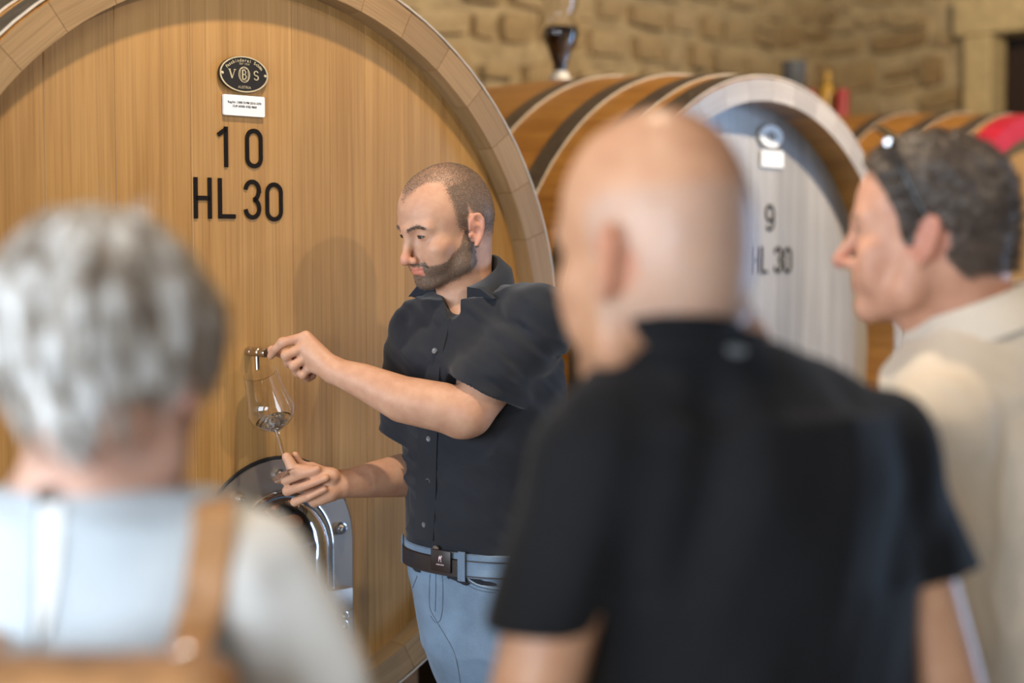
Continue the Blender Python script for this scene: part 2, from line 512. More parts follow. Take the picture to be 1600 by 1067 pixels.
def glazed(name, fixed, op, rows, cols):
    """window / glazed door with frame, glazing bars and panes in a side wall."""
    e = empty(name, room(fixed, (op[0] + op[1]) / 2, op[2])); tag(e, kind='structure')
    e.rotation_euler = (0, 0, RZB)
    w, h = op[1] - op[0], op[3] - op[2]
    for (c, s) in (((0, 0, 0.035), (w, 0.08, 0.07)), ((0, 0, h - 0.035), (w, 0.08, 0.07)), ((-w / 2 + 0.035, 0, h / 2), (0.07, 0.08, h - 0.14)), ((w / 2 - 0.035, 0, h / 2), (0.07, 0.08, h - 0.14))):
        bm = bmesh.new(); bm_box(bm, c, s, bevel=0.004, seg=1); bm_obj('frame', bm, 'timber', e)
    for i in range(1, cols):
        bm = bmesh.new(); bm_box(bm, (-w / 2 + w * i / cols, 0, h / 2), (0.04, 0.05, h - 0.14)); bm_obj('glazing_bar', bm, 'timber', e)
    for j in range(1, rows):
        bm = bmesh.new(); bm_box(bm, (0, 0, h * j / rows), (w - 0.14, 0.05, 0.04)); bm_obj('glazing_bar', bm, 'timber', e)
    for i in range(cols):
        for j in range(rows):
            bm = bmesh.new(); bm_box(bm, (-w / 2 + w * (i + 0.5) / cols, 0, h * (j + 0.5) / rows), (w / cols - 0.03, 0.006, h / rows - 0.03)); bm_obj('pane', bm, 'window_glass', e)
glazed('window_1', ROOM_W + 0.15, WIN_L, 2, 3)
glazed('fill_window', ROOM_W + 0.15, WIN_FILL, 2, 2)  # added window that holds the guests' fill light
glazed('door_2', -0.17, WIN_R, 3, 2)

# spot lamps hanging under the ceiling
for i, (lo, ta, pw, ra, an) in enumerate(LAMPS):
    t = empty('spot_lamp', (lo[0], lo[1], ROOM_H - 0.2))
    tag(t, ['black ceiling spot lamp straight before the cask numbered 10', 'black ceiling spot lamp over the aisle behind the guest in beige', 'black ceiling spot lamp over the aisle before the cask numbered 9',
            'black ceiling spot lamp lighting the stone wall', 'black ceiling spot lamp above the grey-haired person'][i], 'lamp', 'ceiling spot lamps')
    d = (Vector(ta) - Vector(lo)).normalized()
    bm = bmesh.new(); bm_tube(bm, [(0, 0, 0.2), (0, 0, lo[2] - (ROOM_H - 0.2) + 0.03)], 0.012, 8); bm_obj('stem', bm, 'lamp_black', t)
    o = Vector((0, 0, lo[2] - (ROOM_H - 0.2)))
    q = d.to_track_quat('Z', 'Y').to_matrix().to_4x4()
    lathe('lamp_shade', [(0.018, -0.10), (0.06, -0.08), (0.065, 0.03), (0.062, 0.03), (0.057, -0.075), (0.016, -0.095)], 'lamp_black', t, 20, Matrix.Translation(o - d * 0.045) @ q)
# ------------------------------------------------------------------ casks
metal('hoop_glint', (0.62, 0.55, 0.46), 0.45, None, 0.3)  # pale colour paints the light caught on the hoops' front edges
R_OUT, R_IN, CASK_L, BULGE, HEAD_D = 0.770, 0.706, 1.56, 0.042, 0.050
N_ST = 40
def r_out(y):
    t = (y - CASK_L / 2) / (CASK_L / 2)
    return R_OUT + BULGE * (1 - t * t)
def stave_mesh(mat_name, end_mat):
    ny, na = 14, 3
    vs, fs = [], []
    half = math.pi / N_ST - 0.0007
    ys = [0.0, 0.012] + [0.012 + (CASK_L - 0.024) * j / ny for j in range(1, ny)] + [CASK_L - 0.012, CASK_L]
    def rin(y):
        d = min(y, CASK_L - y)
        return R_IN if d < 0.13 else r_out(y) - 0.062
    ring = 2 * (na + 1)
    for y in ys:
        ro = r_out(y) - (0.004 if y in (0.0, CASK_L) else 0)
        for k in range(na + 1):
            t = -half + 2 * half * k / na
            e = 0.0012 if k in (0, na) else 0
            vs.append((math.sin(t) * (ro - e), y, math.cos(t) * (ro - e)))
        for k in range(na, -1, -1):
            t = -half + 2 * half * k / na
            vs.append((math.sin(t) * rin(y), y, math.cos(t) * rin(y)))
    for j in range(len(ys) - 1):
        for k in range(ring):
            fs.append((j * ring + k, j * ring + (k + 1) % ring, (j + 1) * ring + (k + 1) % ring, (j + 1) * ring + k))
    fs.append(tuple(range(ring))[::-1]); fs.append(tuple((len(ys) - 1) * ring + k for k in range(ring)))
    bm = bmesh.new()
    bv = [bm.verts.new(v) for v in vs]
    for f in fs: bm.faces.new([bv[i] for i in f])
    bmesh.ops.recalc_face_normals(bm, faces=bm.faces)
    me = bpy.data.meshes.new('stave'); bm.to_mesh(me); bm.free()
    me.materials.append(MATS[mat_name]); me.materials.append(MATS[end_mat])
    for pg in me.polygons:
        if abs(pg.normal.y) > 0.6 or (end_mat == 'oak_end' and pg.normal.z < -0.5 and min(pg.center.y, CASK_L - pg.center.y) < 0.1): pg.material_index = 1
    me.polygons.foreach_set('use_smooth', [True] * len(me.polygons)); me.set_sharp_from_angle(angle=math.radians(35))
    return me
def head_boards(parent, y0, seams, mat, zc, front=True):
    """vertical boards between seam positions, each clipped to the head's circle."""
    R = R_IN + 0.006
    xs = [-R] + list(seams) + [R]
    for i in range(len(xs) - 1):
        a, b = xs[i] + 0.0002, xs[i + 1] - 0.0002
        m = 8; g = 0.0010
        cols = [(a, 0.0), (a + g, g * 0.7)] + [(a + g + (b - a - 2 * g) * k / m, g * 0.7 if k in (0,) else g * 0.7) for k in range(1, m)] + [(b - g, g * 0.7), (b, 0.0)]
        vs, fs = [], []
        for x, pr in cols:
            z = math.sqrt(max(1e-6, R * R - x * x))
            yf = y0 - pr if front else y0 + pr
            yb = y0 + 0.045 if front else y0 - 0.045
            vs += [(x, yf, -z), (x, yf, z), (x, yb, z), (x, yb, -z)]
        n = len(cols)
        for k in range(n - 1):
            p, q = 4 * k, 4 * k + 4
            for e in range(4): fs.append((p + e, p + (e + 1) % 4, q + (e + 1) % 4, q + e))
        fs.append((0, 1, 2, 3)); fs.append((4 * n - 1, 4 * n - 2, 4 * n - 3, 4 * n - 4))
        cx = (a + b) / 2
        vs = [(v[0] - cx, v[1] - y0, v[2]) for v in vs]
        bm = bmesh.new(); bv = [bm.verts.new(v) for v in vs]
        for f in fs: bm.faces.new([bv[k] for k in f])
        o = bm_obj('head_board', bm, mat, parent)
        o.location = (cx, y0, zc)
def hoop(parent, y, w, zc, mat='hoop_steel'):
    n = 96; th = 0.0035
    vs, fs = [], []
    prof = [(y, r_out(y) + 0.0005), (y, r_out(y) + th), (y + w * 0.5, r_out(y + w * 0.5) + th + 0.001), (y + w, r_out(y + w) + th), (y + w, r_out(y + w) + 0.0005)]
    for k in range(n):
        t = 2 * math.pi * k / n
        for yy, r in prof: vs.append((math.sin(t) * r, yy, math.cos(t) * r))
    m = len(prof)
    for k in range(n):
        for j in range(m):
            fs.append((k * m + j, k * m + (j + 1) % m, ((k + 1) % n) * m + (j + 1) % m, ((k + 1) % n) * m + j))
    bm = bmesh.new(); bv = [bm.verts.new(v) for v in vs]
    for f in fs: bm.faces.new([bv[i] for i in f])
    o = bm_obj('hoop', bm, mat, parent, True, 35); o.location = (0, 0, zc)
    if y < CASK_L / 2:
        bm = bmesh.new(); bm_tube(bm, [(math.sin(2 * math.pi * k / n) * (r_out(y) + th * 0.55), y, math.cos(2 * math.pi * k / n) * (r_out(y) + th * 0.55)) for k in range(n)], 0.0027, 6, True)
        bm_obj('hoop_glint', bm, 'hoop_glint', o, True)
    # riveted lap near the top
    for i in (-1, 1):
        t = 0.16 + 0.02 * i
        r = r_out(y + w / 2) + th + 0.001
        v, f = lathe_verts([(0.0, 0.005), (0.005, 0.004), (0.008, 0.0)], 10, Matrix.Translation((math.sin(t) * r, w / 2 + y, math.cos(t) * r)) @ Matrix.Rotation(t, 4, 'Y'))
        mesh_obj('rivet', v, f, 'hoop_steel', o, True)
    return o
STAVE_ME = {}
def cask(name, fx, fy, zc, alpha, seams, stave_mat, head_mat, chime_mat, label, hoops, hd=None):
    """fx, fy: centre of the front rim; local y runs back along the axis."""
    e = empty(name, (fx, fy, zc - R_OUT - BULGE), alpha)
    zl = R_OUT + BULGE
    end_mat = 'oak_end_daylit' if head_mat == 'oak_daylit' else 'oak_end'
    if end_mat not in STAVE_ME: STAVE_ME[end_mat] = stave_mesh(stave_mat, end_mat)
    for k in range(N_ST):
        o = bpy.data.objects.new('stave', STAVE_ME[end_mat]); link(o, e)
        o.location = (0, 0, zl); o.rotation_euler = (0, 2 * math.pi * (k + 0.5) / N_ST, 0)
    hd = hd or HEAD_D
    head_boards(e, hd, seams, head_mat, zl, True)
    head_boards(e, CASK_L - hd, seams, head_mat, zl, False)
    for y, w in hoops: hoop(e, y, w, zl)
    if chime_mat:
        bm = bmesh.new(); n = 96
        prof = [(0.075, R_OUT + 0.012), (-0.002, R_OUT + 0.006), (-0.0025, R_IN - 0.002), (0.055, R_IN - 0.002)]
        bv = [[bm.verts.new((math.sin(2 * math.pi * k / n) * r, y, math.cos(2 * math.pi * k / n) * r)) for y, r in prof] for k in range(n)]
        for k in range(n):
            for j in range(3): bm.faces.new((bv[k][j], bv[k][j + 1], bv[(k + 1) % n][j + 1], bv[(k + 1) % n][j]))
        o = bm_obj('chime_ring', bm, chime_mat, e, True, 35); o.location = (0, 0, zl)
    tag(e, label, 'cask', 'large oak casks in a row')
    return e, zl
def cradle(fx, fy, zc, alpha, label):
    """two timber saddles that carry a cask."""
    e = empty('cask_cradle', (fx, fy, 0), alpha)
    for y in (0.32, CASK_L - 0.44):
        R = r_out(y + 0.06) + 0.004
        vs, fs = [], []; n = 24; W = 0.62
        for yy in (y, y + 0.12):
            for k in range(n + 1):
                x = -W + 2 * W * k / n
                vs.append((x, yy, zc - math.sqrt(R * R - x * x)))
            vs += [(W, yy, 0.0), (-W, yy, 0.0)]
        m = n + 3
        fs.append(tuple(range(m))); fs.append(tuple(range(2 * m - 1, m - 1, -1)))
        for k in range(m): fs.append((k, (k + 1) % m, m + (k + 1) % m, m + k))
        bm = bmesh.new(); bv = [bm.verts.new(v) for v in vs]
        for f in fs: bm.faces.new([bv[i] for i in f])
        bm_obj('saddle', bm, 'timber', e)
    for s in (-1, 1):
        bm = bmesh.new(); bm_box(bm, (s * 0.45, CASK_L / 2, 0.07), (0.1, CASK_L - 0.9, 0.14), bevel=0.005, seg=1)
        bm_obj('rail', bm, 'timber', e)
    tag(e, label, 'stand', 'timber cradles under the casks')

# pixel -> head coordinates of a cask (x right, z up, origin at the head's centre)
def head_xy(px, py, C, zc, alpha, depth):
    n = np.array([math.sin(alpha), -math.cos(alpha), 0]); u = np.array([math.cos(alpha), math.sin(alpha), 0])
    O = np.array([C[0], C[1], zc]) - n * depth
    a = P(px, py, 1.0) - np.array([0, 0, CAMZ]); o = np.array([0, 0, CAMZ])
    t = (O - o).dot(n) / a.dot(n)
    q = o + a * t - O
    return q.dot(u), q[2]
A10, A9 = math.radians(43), math.radians(48)
C10 = np.array([-0.460, 2.950]); Z10 = 1.435
C9 = np.array([0.707, 4.20]); Z9 = 1.325
C8 = np.array([1.874, 5.45]); Z8 = 1.325
HOOPS = [(0.004, 0.062), (0.10, 0.06), (0.275, 0.06), (0.49, 0.06), (1.01, 0.06), (1.225, 0.06), (1.40, 0.06), (1.494, 0.062)]
SEAM10 = [-0.56, -0.402, -0.255, -0.105, 0.105, 0.192, 0.275, 0.36, 0.47, 0.59]
SEAM9 = [-0.55, -0.40, -0.26, -0.12, 0.035, 0.18, 0.33, 0.47, 0.60]
SEAM10 = [-0.585] + [head_xy(x, 250, C10, Z10, A10, HEAD_D)[0] for x in (70, 181, 299, 457, 516, 571, 632, 688)] + [0.60]
cask10, zl10 = cask('wine_cask', C10[0], C10[1], Z10, A10, SEAM10, 'oak_stave', 'oak_head', None, 'large oak wine cask with 10 and HL 30 on its head', HOOPS)
cask9, zl9 = cask('wine_cask', C9[0], C9[1], Z9, A9, SEAM9, 'oak_stave', 'oak_daylit', None, 'oak wine cask with daylight sheen coloured into its head, marked 9 and HL 30', HOOPS, 0.095)
cask8, zl8 = cask('wine_cask', C8[0], C8[1], Z8, A9, SEAM9, 'oak_stave', 'oak_head', 'oak_red', 'oak wine cask with a red painted chime, partly behind the guest in beige', HOOPS)
cradle(C10[0], C10[1], Z10, A10, 'dark timber cradle nearest the viewer, under the cask numbered 10')
cradle(C9[0], C9[1], Z9, A9, 'timber cradle under the cask numbered 9 in the middle')
cradle(C8[0], C8[1], Z8, A9, 'timber cradle under the red-rimmed cask at the far end')

# ---- lettering built from strokes (local x right, z up)
def stroke(acc, pts, w, y, closed=False):
    """flat ribbon of width w through 2-D points, mitred, 1 mm proud."""
    n = len(pts); P2 = [np.array(p, float) for p in pts]
    lf, rt = [], []
    for i in range(n):
        a = P2[i - 1] if (i > 0 or closed) else P2[i]
        b = P2[(i + 1) % n] if (i < n - 1 or closed) else P2[i]
        d1 = P2[i] - a; d2 = b - P2[i]
        if np.linalg.norm(d1) < 1e-9: d1 = d2
        if np.linalg.norm(d2) < 1e-9: d2 = d1
        d1 = d1 / np.linalg.norm(d1); d2 = d2 / np.linalg.norm(d2)
        t = d1 + d2; t /= np.linalg.norm(t)
        nn = np.array([-t[1], t[0]]); c = max(0.5, nn.dot([-d1[1], d1[0]]))
        lf.append(P2[i] + nn * w / 2 / c); rt.append(P2[i] - nn * w / 2 / c)
    base = len(acc.v)
    for a, b in zip(lf, rt):
        acc.v += [(a[0], y, a[1]), (b[0], y, b[1]), (a[0], y + 0.0016, a[1]), (b[0], y + 0.0016, b[1])]
    for i in range(n if closed else n - 1):
        p = base + 4 * i; q = base + 4 * ((i + 1) % n)
        acc.f += [(p, p + 1, q + 1, q), (p, q, q + 2, p + 2), (p + 1, p + 3, q + 3, q + 1)]
    if not closed:
        for p in (base, base + 4 * (n - 1)): acc.f.append((p, p + 1, p + 3, p + 2))
def arc(cx, cz, rx, rz, a0, a1, n=14):
    return [(cx + rx * math.cos(math.radians(a0 + (a1 - a0) * k / n)), cz + rz * math.sin(math.radians(a0 + (a1 - a0) * k / n))) for k in range(n + 1)]
def glyph(acc, ch, x, z, w, h, t, y):
    """ch in a box with left-bottom (x, z), width w, height h, stroke t."""
    o = t / 2
    l, r, b, tp = x + o, x + w - o, z + o, z + h - o
    cx = x + w / 2; rx = w / 2 - o
    if ch == '1':
        stroke(acc, [(cx + rx * 0.45, z), (cx + rx * 0.45, z + h)], t, y)
        stroke(acc, [(cx + rx * 0.45, tp), (l, tp - h * 0.16)], t * 0.95, y)
    elif ch == '0':
        stroke(acc, arc(cx, tp - rx, rx, rx, 0, 180) + arc(cx, b + rx, rx, rx, 180, 360), t, y, True)
    elif ch == 'H':
        stroke(acc, [(l, z), (l, z + h)], t, y); stroke(acc, [(r, z), (r, z + h)], t, y)
        stroke(acc, [(l, z + h * 0.5), (r, z + h * 0.5)], t, y)
    elif ch == 'L':
        stroke(acc, [(l, z + h), (l, b), (x + w, b)], t, y)
    elif ch == '3':
        r1 = (h / 2 - o) / 2
        stroke(acc, [(l, tp - r1 * 0.9)] + arc(cx, tp - r1, rx, r1, 160, 0, 12) + arc(cx, tp - r1, rx * 0.94, r1 * 1.05, 0, -80, 6) , t, y)
        stroke(acc, arc(cx, b + r1, rx, r1 * 1.06, 78, 0, 6) + arc(cx, b + r1, rx, r1, 0, -160, 12) + [(l, b + r1 * 0.9)], t, y)
    elif ch == '9':
        r1 = h * 0.29
        stroke(acc, arc(cx, tp - r1 + o * 0.4, rx, r1, 0, 360, 20)[:-1], t, y, True)
        stroke(acc, [(r, tp - r1), (r, b + rx)] + arc(cx, b + rx, rx, rx, 0, -150, 10), t, y)
def lettering(parent, glyphs, t, y, zl, mat='ink_black'):
    for ch, x, z, w, h in glyphs:
        acc = Acc(); glyph(acc, ch, x, z, w, h, t, y)
        acc.v = [(v[0], v[1], v[2] + zl) for v in acc.v]
        acc.obj('lettering', mat, parent)

def boxed(C, zc, alpha, depth, items):
    out = []
    for ch, x0, y0, x1, y1 in items:
        ym = (y0 + y1) / 2; xm = (x0 + x1) / 2
        a, _ = head_xy(x0, ym, C, zc, alpha, depth); b, _ = head_xy(x1, ym, C, zc, alpha, depth)
        _, t = head_xy(xm, y0, C, zc, alpha, depth); _, bo = head_xy(xm, y1, C, zc, alpha, depth)
        out.append((ch, a, bo, b - a, t - bo))
    return out
YF = HEAD_D - 0.003; YF9 = 0.095 - 0.003
g10 = boxed(C10, Z10, A10, YF, [('1', 338, 197.5, 361, 261), ('0', 383.5, 201, 410.5, 263), ('H', 303, 277, 331, 341.5), ('L', 341, 278.5, 368, 341.5), ('3', 381, 280.5, 408, 343), ('0', 415, 285, 442, 346)])
lettering(cask10, g10, 0.0084, YF - 0.0005, zl10)
g9 = boxed(C9, Z9, A9, YF9, [('9', 1196, 320, 1210, 361), ('H', 1172, 385, 1185, 427), ('L', 1189, 385, 1200, 427), ('3', 1210, 385, 1222, 427), ('0', 1225, 386, 1237, 427)])
lettering(cask9, g9, 0.0085, YF9 - 0.0005, zl9)

# ---- maker's plate and label plate on cask 10
def oval_pts(a, b, n=48): return [(a * math.cos(2 * math.pi * k / n), b * math.sin(2 * math.pi * k / n)) for k in range(n)]
def prism(acc, pts, y0, y1):
    n = len(pts); b = len(acc.v)
    acc.v += [(p[0], y0, p[1]) for p in pts] + [(p[0], y1, p[1]) for p in pts]
    acc.f.append(tuple(range(b, b + n))); acc.f.append(tuple(range(b + 2 * n - 1, b + n - 1, -1)))
    for k in range(n): acc.f.append((b + k, b + n + k, b + n + (k + 1) % n, b + (k + 1) % n))
def serif_vbs(acc, cx, cz, h, y):
    # V
    t1, t2 = h * 0.15, h * 0.07
    x = cx - h * 1.62
    stroke(acc, [(x - h * 0.36, cz + h / 2), (x, cz - h / 2)], t1, y); stroke(acc, [(x, cz - h / 2), (x + h * 0.36, cz + h / 2)], t2, y)
    for s in (-0.36, 0.36): stroke(acc, [(x + h * s - h * 0.15, cz + h / 2), (x + h * s + h * 0.15, cz + h / 2)], t2, y)
    # B
    x = cx - h * 0.22
    stroke(acc, [(x, cz - h / 2), (x, cz + h / 2)], t1, y)
    stroke(acc, [(x - h * .08, cz + h / 2), (x + h * .2, cz + h / 2)] + arc(x + h * .2, cz + h * .26, h * .22, h * .24, 90, -90, 8) + [(x, cz + h * .02)], h * 0.09, y)
    stroke(acc, [(x + h * .2, cz + h * .02)] + arc(x + h * .22, cz - h * .24, h * .27, h * .26, 90, -90, 8) + [(x - h * .08, cz - h / 2)], h * 0.09, y)
    # S
    x = cx + h * 1.62
    stroke(acc, arc(x, cz + h * .25, h * .27, h * .25, 20, 250, 10) + arc(x, cz - h * .25, h * .29, h * .25, 70, -160, 10), h * 0.11, y)
    # barrel oval around the B
    stroke(acc, oval_pts(h * 0.78, h * 0.88, 32), h * 0.08, y, True) if False else None
def plate(parent, C, zc, alpha, zl, px0, py0, px1, py1, full=True, YF=YF):
    xm, ym = (px0 + px1) / 2, (py0 + py1) / 2
    a, _ = head_xy(px0, ym, C, zc, alpha, YF); b, _ = head_xy(px1, ym, C, zc, alpha, YF)
    _, t = head_xy(xm, py0, C, zc, alpha, YF); _, bo = head_xy(xm, py1, C, zc, alpha, YF)
    cx, cz, ra, rb = (a + b) / 2, (t + bo) / 2 + zl, (b - a) / 2, (t - bo) / 2
    acc = Acc(); prism(acc, [(cx + p[0], cz + p[1]) for p in oval_pts(ra, rb)], YF - 0.006, YF)
    pl = acc.obj('maker_plate', 'plate_black' if full else 'plate_white', parent); pl['label'] = 'oval black maker plate with brass lettering' if full else 'pale oval maker plate'
    ym_ = YF - 0.0075; br = 'brass' if full else 'hoop_steel'
    acc = Acc(); stroke(acc, [(cx + p[0], cz + p[1]) for p in oval_pts(ra * 0.965, rb * 0.955)], ra * 0.045, ym_, True); acc.obj('plate_rim', br, pl)
    h = rb * 0.48
    acc = Acc(); serif_vbs(acc, cx, cz - rb * 0.02, h, ym_)
    stroke(acc, [(cx + p[0] , cz - rb * .02 + p[1]) for p in oval_pts(h * 0.72, h * 0.86, 28)], h * 0.09, ym_, True)
    for s in (-1, 1):
        stroke(acc, [(cx + s * h * 0.5, cz - h * .55), (cx + s * h * .56, cz), (cx + s * h * 0.5, cz + h * .5)], h * 0.05, ym_)
    stroke(acc, [(cx - h * .42, cz - h * .66), (cx + h * .42, cz - h * .66)], h * 0.05, ym_); stroke(acc, [(cx - h * .42, cz + h * .62), (cx + h * .42, cz + h * .62)], h * 0.05, ym_)
    acc.obj('lettering', br, pl)
    if full:
        acc = Acc()
        word = 'Fassbinderei Sch\u00f6n'
        for i, ch in enumerate(word):
            if ch == ' ': continue
            ang = math.radians(90 + 62 - 124 * i / (len(word) - 1))
            vs, fs = text_mesh(ch, rb * 0.25, bold=0.0002)
            px_, pz_ = cx + ra * 0.80 * math.cos(ang), cz + rb * 0.76 * math.sin(ang)
            tx, tz = ra * 0.80 * math.sin(ang), -rb * 0.76 * math.cos(ang); q = math.atan2(tz, tx)
            acc.add(vs, fs, lambda v, q=q, px_=px_, pz_=pz_: (px_ + v[0] * math.cos(q) - v[1] * math.sin(q), ym_, pz_ + v[0] * math.sin(q) + v[1] * math.cos(q)))
        for s, z, sz in (('SEIT 1926', 0.56, 0.13), ('AUSTRIA', -0.72, 0.17)):
            vs, fs = text_mesh(s, rb * sz * 1.25)
            acc.add(vs, fs, lambda v, z=z: (cx + v[0], ym_, cz + rb * z + v[1]))
        acc.obj('lettering', br, pl)
        for s in (-1, 1):
            lathe('screw', [(0.0, 0.002), (0.0025, 0.0015), (0.003, 0.0)], 'brass', pl, 10, Matrix.Translation((cx + s * ra * 0.88, YF - 0.006, cz)) @ Matrix.Rotation(math.pi / 2, 4, 'X'))
    return pl
def label_plate(parent, C, zc, alpha, zl, px0, py0, px1, py1, lines, YF=YF):
    xm, ym = (px0 + px1) / 2, (py0 + py1) / 2
    a, _ = head_xy(px0, ym, C, zc, alpha, YF); b, _ = head_xy(px1, ym, C, zc, alpha, YF)
    _, t = head_xy(xm, py0, C, zc, alpha, YF); _, bo = head_xy(xm, py1, C, zc, alpha, YF)
    r = 0.003; pts = []
    for (x, z, a0) in ((b - r, t - r, 0), (a + r, t - r, 90), (a + r, bo + r, 180), (b - r, bo + r, 270)):
        pts += [(p[0], p[1] + zl) for p in arc(x, z, r, r, a0, a0 + 90, 4)]
    acc = Acc(); prism(acc, pts, YF - 0.005, YF)
    o = acc.obj('label_plate', 'plate_white', parent); o['label'] = 'small white label plate'
    acc = Acc()
    for i, s in enumerate(lines):
        vs, fs = text_mesh(s, (t - bo) * 0.15, bold=0.0001)
        w = max(v[0] for v in vs) - min(v[0] for v in vs); k = min(1.0, (b - a) * (0.9 if i == 0 else 0.6) / w)
        acc.add(vs, fs, lambda v, i=i, k=k: ((a + b) / 2 + v[0] * k, YF - 0.0056, zl + t - (t - bo) * (0.36 + 0.19 * i) + v[1]))
    if lines: acc.obj('lettering', 'ink_black', o)
plate(cask10, C10, Z10, A10, zl10, 340, 88, 416, 145)
label_plate(cask10, C10, Z10, A10, zl10, 347.5, 149.5, 411.5, 181.5, ['Reg.Nr. 1308/13-PM 2010-1070', 'CUP APIER 4782 9808'])
plate(cask9, C9, Z9, A9, zl9, 1183, 194, 1222, 232, False, YF9)
label_plate(cask9, C9, Z9, A9, zl9, 1188, 236, 1221.5, 261, ['1308-9'], YF9)

# ---- stainless manhole at the foot of the head
def manhole(parent, cx, top, hwid, zbot, zl, y):
    def arch(w, zt, zb, n=22, ins=0.0):
        R = w
        pts = [(cx + R * math.cos(math.pi * k / n), zt - R * 1.0 + R * math.sin(math.pi * k / n)) for k in range(n + 1)]
        return pts, (zb)
    n = 28
    def outline(w, zt, zb):
        pts = [(cx + w * math.cos(math.pi * k / n), zt - w + w * math.sin(math.pi * k / n)) for k in range(n + 1)]
        m = 8
        pts += [(cx - w, zt - w + (zb - zt + w) * k / m) for k in range(1, m + 1)]
        pts += [(cx - w + 2 * w * k / m, zb) for k in range(1, m + 1)]
        pts += [(cx + w, zb + (zt - w - zb) * k / m) for k in range(1, m)]
        return pts
    a, b = outline(hwid, top, zbot), outline(hwid * 0.66, top - hwid * 0.36, zbot + 0.05)
    N_ = len(a); acc = Acc()
    for ring, yy in ((a, y), (a, y - 0.010), (b, y - 0.012), (b, y)):
        acc.v += [(p[0], yy, p[1] + zl) for p in ring]
    for j in range(3):
        for k in range(N_): acc.f.append((j * N_ + k, j * N_ + (k + 1) % N_, (j + 1) * N_ + (k + 1) % N_, (j + 1) * N_ + k))
    fr = acc.obj('manhole_frame', 'steel', parent); fr['label'] = 'arched stainless steel manhole frame'
    # black gasket line round the frame
    bm = bmesh.new(); bm_tube(bm, [(p[0], y - 0.001, p[1] + zl) for p in outline(hwid + 0.003, top + 0.003, zbot - 0.003)], 0.004, 6, True); bm_obj('gasket', bm, 'rubber_black', fr)
    # polished bulging door and its rim
    rim = outline(hwid * 0.64, top - hwid * 0.38, zbot + 0.055)
    bm = bmesh.new(); bm_tube(bm, [(p[0], y - 0.020, p[1] + zl) for p in rim], 0.010, 10, True); bm_obj('door_rim', bm, 'steel_polished', fr, True)
    acc = Acc(); czm = (top + zbot) / 2 - 0.02; ringn = 9
    for j in range(ringn + 1):
        s = 1 - j / ringn
        yy = y - 0.015 - 0.055 * (1 - s * s) ** 0.6
        acc.v += [(cx + (p[0] - cx) * s, yy, czm + (p[1] - czm) * s + zl) for p in rim]
    for j in range(ringn):
        for k in range(N_): acc.f.append((j * N_ + k, j * N_ + (k + 1) % N_, (j + 1) * N_ + (k + 1) % N_, (j + 1) * N_ + k))
    acc.obj('manhole_door', 'steel_polished', parent, True)['label'] = 'polished bulging manhole door'
    # cross bar with spindle
    zb = top - hwid - 0.115
    bm = bmesh.new(); bm_box(bm, (cx, y - 0.032, zb + zl), (hwid * 2 - 0.05, 0.030, 0.050), bevel=0.005); bm_obj('cross_bar', bm, 'steel', fr, True)
    lathe('spindle', [(0.0, 0.17), (0.012, 0.168), (0.012, 0.05), (0.03, 0.05), (0.03, 0.02), (0.0, 0.02)], 'steel_polished', fr, 20, Matrix.Translation((cx, y, zb + zl)) @ Matrix.Rotation(math.pi / 2, 4, 'X'))
    w2 = hwid * 0.83
    spots = [(cx + w2 * math.cos(t), top - hwid + w2 * math.sin(t)) for t in map(math.radians, (10, 50, 90, 130, 170))] + [(cx + s * w2, z) for s in (-1, 1) for z in (zb - 0.06, zbot + 0.06)]
    for (x, z) in spots:
        lathe('bolt', [(0.0, 0.020), (0.006, 0.019), (0.009, 0.014), (0.009, 0.009), (0.013, 0.008), (0.013, 0.0)], 'steel_bolt', fr, 14, Matrix.Translation((x, y - 0.010, z + zl)) @ Matrix.Rotation(math.pi / 2, 4, 'X'))
manhole(cask10, 0.035, -0.215, 0.180, -0.61, zl10, YF)
manhole(cask9, 0.0, -0.19, 0.188, -0.60, zl9, YF9)

# ---- sampling tap
tx, tz = head_xy(388, 549, C10, Z10, A10, YF)
TAP_X, TAP_Z = tx, tz
def tap(parent, x, z, zl):
    M = Matrix.Translation((x, YF, z + zl)) @ Matrix.Rotation(math.pi / 2, 4, 'X')   # local z of lathe -> out of the head
    b = lathe('sampling_tap', [(0.0, 0.0), (0.0084, 0.0), (0.0086, 0.002), (0.0086, 0.014), (0.0080, 0.015), (0.0080, 0.018), (0.0088, 0.019), (0.0088, 0.037), (0.0080, 0.039), (0.0070, 0.040), (0.0070, 0.044), (0.0, 0.044)], 'nickel', parent, 24, M, True, 15)
    b['label'] = 'small nickel sampling tap'
    k = lathe('tap_knob', [(0.0, 0.044), (0.0075, 0.044), (0.0086, 0.046), (0.0086, 0.060), (0.007, 0.062), (0.0, 0.062)], 'nickel', b, 24, M)
    sp = (x, YF - 0.030, z + zl)
    bm = bmesh.new(); bm_tube(bm, [sp, (sp[0], sp[1], sp[2] - 0.012), (sp[0], sp[1] - 0.001, sp[2] - 0.034)], [0.0048, 0.0045, 0.004], 14); bm_obj('spout', bm, 'nickel', b, True)
tap(cask10, TAP_X, TAP_Z, zl10)
def cask_pt(C, zc, alpha, x, y, z):
    """cask-local (z from the axis) -> world"""
    return np.array([C[0] + x * math.cos(alpha) - y * math.sin(alpha), C[1] + x * math.sin(alpha) + y * math.cos(alpha), zc + z])
TAP_KNOB = cask_pt(C10, Z10, A10, TAP_X, YF - 0.050, TAP_Z)
TAP_SPOUT = cask_pt(C10, Z10, A10, TAP_X, YF - 0.030, TAP_Z - 0.034)

